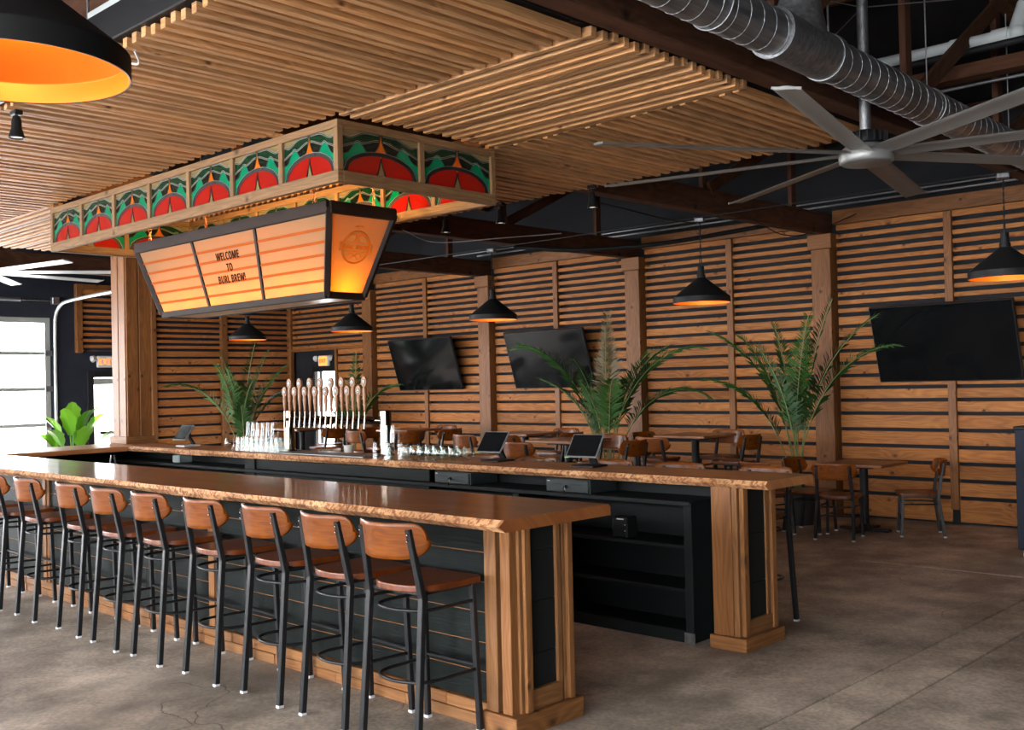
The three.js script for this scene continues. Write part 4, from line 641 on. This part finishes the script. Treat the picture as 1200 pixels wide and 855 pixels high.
function frond(base, az, lean, len, r, n = 30, leafLen = 0.3) { // the rib starts steep and bends outwards
  const d = V3(Math.cos(az), 0, Math.sin(az)), pts = [base.clone()], N = 16; let p = base.clone();
  for (let i = 1; i <= N; i++) { const t = i / N, a = lean * (0.28 + 1.75 * t ** 1.9); p = p.clone().addScaledVector(d, Math.sin(a) * len / N).add(V3(0, Math.cos(a) * len / N, 0)); pts.push(p); }
  const c = new THREE.CatmullRomCurve3(pts), v = []; const side = V3(-d.z, 0, d.x);
  for (let i = 0; i < n; i++) {
    const t = 0.36 + 0.64 * i / n, q = c.getPoint(t), tg = c.getTangent(t), up = side.clone().cross(tg).normalize(); if (up.y < 0) up.negate();
    const k = (t - 0.36) / 0.64, L = leafLen * (0.55 + 0.45 * Math.sin(Math.PI * Math.min(1, 0.15 + k))) * (1 - 0.35 * k) * (0.85 + 0.3 * r());
    for (const s of [-1, 1]) { const dir = tg.clone().multiplyScalar(0.75 + 0.5 * k).addScaledVector(side, s * 0.75).addScaledVector(up, 0.3 + 0.25 * r()).normalize(); leafQuad(v, q, dir, tg, L, 0.013 + 0.006 * r(), L * (0.15 + 0.35 * r())); }
  }
  const g = new THREE.BufferGeometry(); g.setAttribute('position', new THREE.Float32BufferAttribute(v, 3)); g.setAttribute('uv', new THREE.Float32BufferAttribute(new Float32Array(v.length / 3 * 2), 2)); g.computeVertexNormals();
  return [g, new THREE.TubeGeometry(c, 16, 0.007, 5)];
}
function palm(pos, label, seed, fronds, potR = 0.2, potH = 0.42) {
  const p = thing('potted_palm', label, 'plant', pos), r = mulberry(seed);
  part(p, 'pot', lathe([[0, 0], [potR * 0.75, 0], [potR, potH], [potR * 0.93, potH], [potR * 0.9, potH - 0.05], [0, potH - 0.05]], 28), potMat); part(p, 'soil', new THREE.CylinderGeometry(potR * 0.9, potR * 0.88, 0.01, 24).translate(0, potH - 0.045, 0), soil);
  fronds.forEach(([az, lean, len, dry], i) => { const [g, s] = frond(V3((r() - 0.5) * 0.1, potH - 0.04, (r() - 0.5) * 0.1), az, lean, len, r, 46, 0.2 + len * 0.085); const f = part(p, 'frond', g, dry ? dryMat : leafMats[i % 3]); part(f, 'stalk', s, stemMat); });
}
// azimuth 0 = +x (to the wall), pi/2 = +z (to the open end)
palm([10.95, 0, -8.75], 'tall potted palm leaning across the pale wall television', 101, [[-1.6, 0.82, 2.75], [-1.85, 0.62, 2.35], [-0.6, 0.05, 2.25, 1], [2.4, 0.1, 2.05, 1], [1.55, 0.78, 2.5], [1.75, 0.62, 2.2], [1.45, 1.0, 2.1], [2.4, 0.75, 1.9], [-2.5, 0.6, 1.7], [2.9, 0.55, 1.6], [1.5, 0.42, 1.9], [-1.4, 0.4, 1.8]]);
palm([11.0, 0, -5.98], 'potted palm standing behind the low dining chairs', 102, [[-1.7, 0.55, 2.25], [-1.5, 0.4, 2.0], [1.5, 0.5, 2.3], [1.7, 0.72, 2.25], [0.4, 0.12, 1.9, 1], [-2.8, 0.35, 1.8], [-1.9, 0.72, 1.8], [2.3, 0.3, 2.1], [1.6, 0.22, 2.25], [-1.2, 0.2, 2.0]]);
palm([9.75, 0, -15.75], 'potted palm in the slatted corner behind the bar', 103, [[3.14, 0.85, 2.2], [2.7, 0.4, 1.9], [1.2, 0.15, 2.1], [0.2, 0.25, 2.1], [0.0, 0.5, 2.0], [0.3, 0.75, 1.9], [1.8, 0.5, 1.7], [-2.0, 0.2, 2.0], [0.9, 0.4, 1.6], [2.2, 0.6, 1.3], [3.0, 0.2, 1.7]]);
palm([11.2, 0, -14.6], 'slim potted palm beside the corner door behind the taps', 104, [[2.0, 0.1, 1.9], [1.4, 0.75, 1.9], [-1.5, 0.4, 1.3], [3.0, 0.5, 1.1], [0.3, 0.3, 1.2], [2.5, 0.6, 1.2]]);
{ // broad leaved plant at the end of the bar
  const p = thing('bird_of_paradise_plant', 'bright green broad-leaved potted plant beyond the bar corner', 'plant', [5.95, 0, -13.7]), r = mulberry(9);
  part(p, 'pot', lathe([[0, 0], [0.16, 0], [0.2, 0.5], [0.185, 0.5], [0.18, 0.46], [0, 0.46]], 28), potMat); part(p, 'soil', new THREE.CylinderGeometry(0.178, 0.17, 0.01, 24).translate(0, 0.465, 0), soil);
  const lm = [[0.16, 0.42, 0.02], [0.22, 0.5, 0.03], [0.12, 0.33, 0.03]].map(c => phys({ color: col(...c), roughness: 0.4, transmission: 0.45, thickness: 0, side: THREE.DoubleSide }));
  const leaves = [[-2.6, 0.3, 1.45, 0.5], [-1.2, 0.05, 1.62, 0.52], [0.6, 0.25, 1.65, 0.5], [-0.2, 0.45, 1.55, 0.5], [1.5, 0.4, 1.3, 0.5], [2.6, 0.5, 1.35, 0.42], [-2.0, 0.6, 1.25, 0.4], [3.1, 0.3, 1.5, 0.48], [0.2, 0.7, 1.35, 0.36], [1.0, 0.12, 1.5, 0.5], [2.4, 0.12, 1.55, 0.5], [-0.9, 0.55, 1.3, 0.42]];
  leaves.forEach(([az, lean, ht, L], i) => {
    const d = V3(Math.cos(az), 0, Math.sin(az)), s = V3(-d.z, 0, d.x), b0 = V3(0, 0.46, 0).addScaledVector(d, 0.03), j = b0.clone().addScaledVector(d, lean * 0.42).add(V3(0, (ht - 0.46) * 0.62, 0));
    const N = 10, rows = []; for (let k = 0; k <= N; k++) { const t = k / N, w = 0.105 * Math.sin(Math.PI * Math.min(1, 0.08 + 0.92 * t)) ** 0.75 * (1 + 0.12 * Math.sin(k * 2.1 + i)); const c = j.clone().addScaledVector(d, L * (lean * 0.9 * t + 0.25 * t * t)).add(V3(0, L * (t * 0.95 - (0.15 + lean * 0.55) * t * t), 0)); rows.push([c.clone().addScaledVector(s, -w).add(V3(0, 0.04 * w / 0.15, 0)), c, c.clone().addScaledVector(s, w).add(V3(0, 0.05 * w / 0.15, 0))]); }
    const v = []; for (let k = 0; k < N; k++) for (const m of [0, 1]) for (const q of [rows[k][m], rows[k][m + 1], rows[k + 1][m + 1], rows[k][m], rows[k + 1][m + 1], rows[k + 1][m]]) v.push(q.x, q.y, q.z);
    const g = new THREE.BufferGeometry(); g.setAttribute('position', new THREE.Float32BufferAttribute(v, 3)); g.setAttribute('uv', new THREE.Float32BufferAttribute(new Float32Array(v.length / 3 * 2), 2)); g.computeVertexNormals();
    const lf = part(p, 'leaf', g, lm[i % 3]); part(lf, 'stalk', tube([[b0.x, b0.y, b0.z], [(b0.x + j.x) / 2 - d.x * 0.03, (b0.y + j.y) / 2, (b0.z + j.z) / 2 - d.z * 0.03], [j.x, j.y, j.z]], 0.009, 10, 6), lm[1]);
  });
}
// ───────────────────────── things on the wall-side bar ─────────────────────────
const BT = 1.07;
{
  const bronze = std({ color: col(0.15, 0.115, 0.09), metalness: 1, roughness: 0.12 });
  const z0 = -8.9, z1 = -7.38, x = 6.05, t = thing('beer_tap_tower', 'polished metal beer tower with a double row of wooden tap handles', 'beer taps', [x, BT, 0]);
  for (const z of [z0, z1]) { part(t, 'column', lathe([[0, 0], [0.075, 0], [0.075, 0.012], [0.052, 0.016], [0.052, 0.40], [0.046, 0.405], [0, 0.405]], 28), bronze, [0, 0, z]); }
  part(t, 'cross_tube', rod([0, 0.315, z0], [0, 0.315, z1], 0.038, 20), bronze);
  const prof = [[0, 0], [0.009, 0], [0.011, 0.02], [0.016, 0.09], [0.02, 0.13], [0.017, 0.155], [0, 0.16]], woodH = std({ map: oakMaps[0], color: col(0.6, 0.44, 0.34), roughness: 0.5 });
  const hand = k => { const stem = lathe([[0, 0], [0.011, 0], [0.013, 0.03], [0.02, 0.12 * k], [0.017, 0.17 * k], [0.012, 0.20 * k], [0, 0.205 * k]], 14), disc = new THREE.CylinderGeometry(0.037, 0.037, 0.022, 20).rotateZ(Math.PI / 2); disc.scale(1, 1.35, 1); disc.translate(0, 0.215 * k, 0); return merge([stem, disc]); };
  const HG = [hand(1.28), hand(0.9)], badge = k => new THREE.CylinderGeometry(0.025, 0.025, 0.004, 18).rotateZ(Math.PI / 2).translate(-0.012, 0.215 * k, 0), BG = [badge(1.28), badge(0.9)];
  const dark = std({ color: col(0.02, 0.02, 0.02), roughness: 0.4 }), mk = std({ color: col(0.75, 0.72, 0.66), roughness: 0.5 });
  const mark = k => merge([new THREE.TorusGeometry(0.016, 0.0018, 4, 16).rotateY(Math.PI / 2).translate(-0.0145, 0.215 * k, 0), new THREE.BoxGeometry(0.001, 0.004, 0.026).translate(-0.0145, 0.215 * k, 0), new THREE.BoxGeometry(0.001, 0.014, 0.004).translate(-0.0145, 0.215 * k + 0.008, 0)]), MG = [mark(1.28), mark(0.9)];
  const faucet = merge([rod([-0.03, 0.315, 0], [-0.085, 0.315, 0], 0.014, 10), rod([-0.085, 0.34, 0], [-0.095, 0.24, 0], 0.011, 10, 0.013), rod([-0.085, 0.325, 0], [-0.085, 0.40, 0], 0.008, 10)]);
  for (let i = 0; i < 16; i++) { const z = z0 + 0.06 + (z1 - z0 - 0.25) * i / 15, k = i % 2 ? 0 : 1; part(t, 'faucet', faucet, bronze, [0, 0, z]); const h = part(t, 'tap_handle', HG[k], woodH, [-0.085, 0.395, z]); part(h, 'badge', BG[k], dark); part(h, 'badge_mark', MG[k], mk); }
  const dt = solo('drip_tray', merge([box(5.72, 5.955, BT, BT + 0.012, -8.62, -7.3, 0.003)]), std({ color: col(0.25, 0.25, 0.24), metalness: 0.7, roughness: 0.5 }), 'flat metal drip tray in front of the beer tower', 'tray');
  [-8.05, -7.2].forEach((z, i) => solo('coaster_cup', lathe([[0, 0], [0.045, 0], [0.05, 0.07], [0.046, 0.07], [0.042, 0.006], [0, 0.006]], 24), std({ color: col(0.45, 0.42, 0.38), roughness: 0.7 }), 'small pale stone cup ' + ['on the bar between the tower columns', 'on the bar beside the tower column'][i], 'cup', [6.14 - i * 0.02, BT, z], 0));
}
// glasses
const glassGeo = lathe([[0, 0.006], [0.026, 0.006], [0.028, 0.012], [0.039, 0.145], [0.0405, 0.147], [0.042, 0.145], [0.031, 0.002], [0.029, 0], [0, 0]], 18);
const snifterGeo = lathe([[0, 0.01], [0.02, 0.014], [0.042, 0.05], [0.045, 0.075], [0.036, 0.12], [0.0365, 0.121], [0.0385, 0.12], [0.0475, 0.075], [0.0445, 0.048], [0.022, 0.008], [0.03, 0.003], [0.03, 0], [0, 0]], 18);
{
  let k = 0; const put = (geo, x, y, z, label, grp, name, flip) => { const m = solo(name, geo, cupGlass, label, 'glass', [x, y + (flip ? 0.147 : 0), z], k++ * 0.7, grp); if (flip) m.rotation.x = Math.PI; };
  for (let i = 0; i < 9; i++) for (let j = 0; j < 2; j++) put(glassGeo, 5.80 + j * 0.1, BT, -9.42 + i * 0.088, 'clear pint glass in the double row between the taps and the oak post', 'pint glasses beyond the taps', 'pint_glass', true);
  for (let i = 0; i < 6; i++) put(glassGeo, 5.85, BT + 0.149, -9.3 + i * 0.088, 'clear pint glass stacked on top of the row beyond the taps', 'upper pint glasses beyond the taps', 'pint_glass', true);
  put(snifterGeo, 5.78, BT, -9.58, 'round clear snifter glass at the end of the row beyond the taps', null, 'snifter_glass'); put(snifterGeo, 5.89, BT, -9.53, 'round clear snifter glass standing behind the other one', null, 'snifter_glass');
  for (let i = 0; i < 4; i++) put(glassGeo, 5.70 + (i % 2) * 0.09, BT, -7.08 + i * 0.075, 'clear pint glass between the beer tower and the middle tablet', 'pint glasses by the middle tablet', 'pint_glass', true);
  for (let i = 0; i < 2; i++) put(glassGeo, 5.70, BT + 0.149, -6.93 + i * 0.09, 'clear pint glass stacked upside down by the middle tablet', 'stacked pint glasses by the middle tablet', 'pint_glass', true);
  for (let i = 0; i < 7; i++) for (let j = 0; j < 3; j++) put(snifterGeo, 5.72 + j * 0.098, BT, -6.70 + i * 0.095 - j * 0.02, 'round clear snifter glass in the cluster by the middle tablet', 'snifters by the middle tablet', 'snifter_glass');
}
// point of sale tablets
function tablet(x, z, turn, label, pale) {
  const t = thing('register_tablet', label, 'tablet', [x, BT, z], turn), W = 0.27, Hh = 0.2; // screen faces -x
  const g = new THREE.Group(); const rot = [0, 0, -0.62], pos = [-0.02, 0.155, 0];
  part(t, 'body', cbox(0.014, Hh, W, 0.005), std({ color: col(0.12, 0.12, 0.12), roughness: 0.5, specularIntensity: 0.5 }), pos, rot); part(t, 'screen', cbox(0.003, Hh - 0.018, W - 0.018, 0.001), screenMat, [pos[0] - 0.0075 * Math.cos(0.62), pos[1] + 0.0075 * Math.sin(0.62), 0], rot);
  part(t, 'stand', merge([bar([0.03, 0.12, 0], [0.1, 0.02, 0], 0.06, 0.02), rod([0.03, 0.14, -0.035], [0.03, 0.14, 0.035], 0.02, 12)]), black); part(t, 'foot', merge([cbox(0.2, 0.014, 0.2, 0.005).clone().translate(0.03, 0.007, 0)]), pale ? rubber : black);
  part(t, 'sticker', cbox(0.012, 0.004, 0.04, 0.001), std({ color: col(0.2, 0.7, 0.05), roughness: 0.5 }), [-0.085, 0.075, W / 2 - 0.255]);
}
tablet(5.93, -4.93, 0.1, 'tablet register on a black stand nearest the open end of the bar', false); tablet(6.0, -5.95, 0.02, 'tablet register on a black stand beside the clustered glasses', false); tablet(5.95, -10.78, 0.0, 'tablet register on a pale foot beside the oak post', true);
// cash drawers, key, printer and small devices under the bar top
function cashDrawer(z, label) {
  const t = thing('cash_drawer', label, 'cash drawer', [5.70, 0.912, z]); const grey = std({ color: col(0.028, 0.034, 0.034), roughness: 0.5, specularIntensity: 0.4 });
  part(t, 'case', cbox(0.3, 0.096, 0.41, 0.004), grey, [0.09, 0.048, 0]); part(t, 'drawer_front', cbox(0.016, 0.085, 0.39, 0.004), grey, [-0.066, 0.048, 0]);
  for (const s of [-1, 1]) part(t, 'slot', cbox(0.006, 0.009, 0.1, 0.001), black, [-0.073, 0.06, s * 0.09]); part(t, 'lock', rod([-0.072, 0.045, 0], [-0.085, 0.045, 0], 0.012, 14), steel); part(t, 'key', merge([cbox(0.022, 0.016, 0.003, 0.001).clone().translate(-0.098, 0.045, 0), new THREE.TorusGeometry(0.012, 0.0018, 5, 14).translate(-0.105, 0.03, 0), cbox(0.004, 0.03, 0.01, 0.001).clone().translate(-0.105, 0.005, 0.004)]), steel); part(t, 'nameplate', cbox(0.003, 0.006, 0.025, 0.0005), rubber, [-0.075, 0.08, -0.17]);
}
cashDrawer(-4.87, 'grey steel cash drawer with keys under the tablet nearest the open end'); cashDrawer(-6.07, 'grey steel cash drawer with keys beside the green apron panel');
{
  const d = thing('card_box', 'small black device on the shelf under the bar end', 'device', [5.74, 0.625, -4.45]); part(d, 'case', cbox(0.12, 0.14, 0.13, 0.008), black, [0, 0.07, 0]); part(d, 'nameplate', cbox(0.003, 0.01, 0.06, 0.001), rubber, [-0.061, 0.128, 0.01]); for (const y of [0.09, 0.05]) part(d, 'button', cbox(0.004, 0.008, 0.008, 0.001), rubber, [-0.061, y, 0.05]);
  const p = thing('receipt_printer', 'grey-green receipt printer on the shelf near the oak post', 'printer', [5.78, 0.911, -10.55]); part(p, 'case', cbox(0.16, 0.085, 0.15, 0.01), std({ color: col(0.2, 0.24, 0.23), roughness: 0.5 }), [0, 0.0425, 0]); part(p, 'paper_lid', cbox(0.1, 0.012, 0.13, 0.004), black, [0.02, 0.089, 0]);
  const s = thing('folding_stand', 'thin folding metal stand behind the front bar corner', 'stand', [5.3, 0, -11.2]); for (const q of [-1, 1]) part(s, 'leg', rod([q * 0.2, 0, 0], [q * 0.015, 1.0, 0], 0.011, 8), galv); part(s, 'cross_bar', rod([-0.14, 0.35, 0], [0.14, 0.35, 0], 0.008, 8), galv);
}
{ // tall black cabinet on casters at the edge of the picture
  const c = thing('rolling_cabinet', 'tall flat black rolling cabinet by the slatted wall', 'cabinet', [10.42, 0, -3.02]); part(c, 'body', cbox(0.6, 1.1, 0.6, 0.008), navy, [0, 0.62, 0]); part(c, 'top', cbox(0.62, 0.025, 0.62, 0.006), black, [0, 1.183, 0]);
  for (const sx of [-1, 1]) for (const sz of [-1, 1]) { const w = part(c, 'caster', new THREE.CylinderGeometry(0.03, 0.03, 0.022, 16).rotateX(Math.PI / 2), rubber, [sx * 0.25, 0.03, sz * 0.25]); part(w, 'fork', cbox(0.03, 0.05, 0.035, 0.004), steel, [0, 0.025, 0]); }
}
scene.traverse(o => { if (o.isMesh) { o.castShadow = true; o.receiveShadow = true; } if (o.isLight && !o.isRectAreaLight) o.castShadow = true; });
renderer.render(scene, camera);
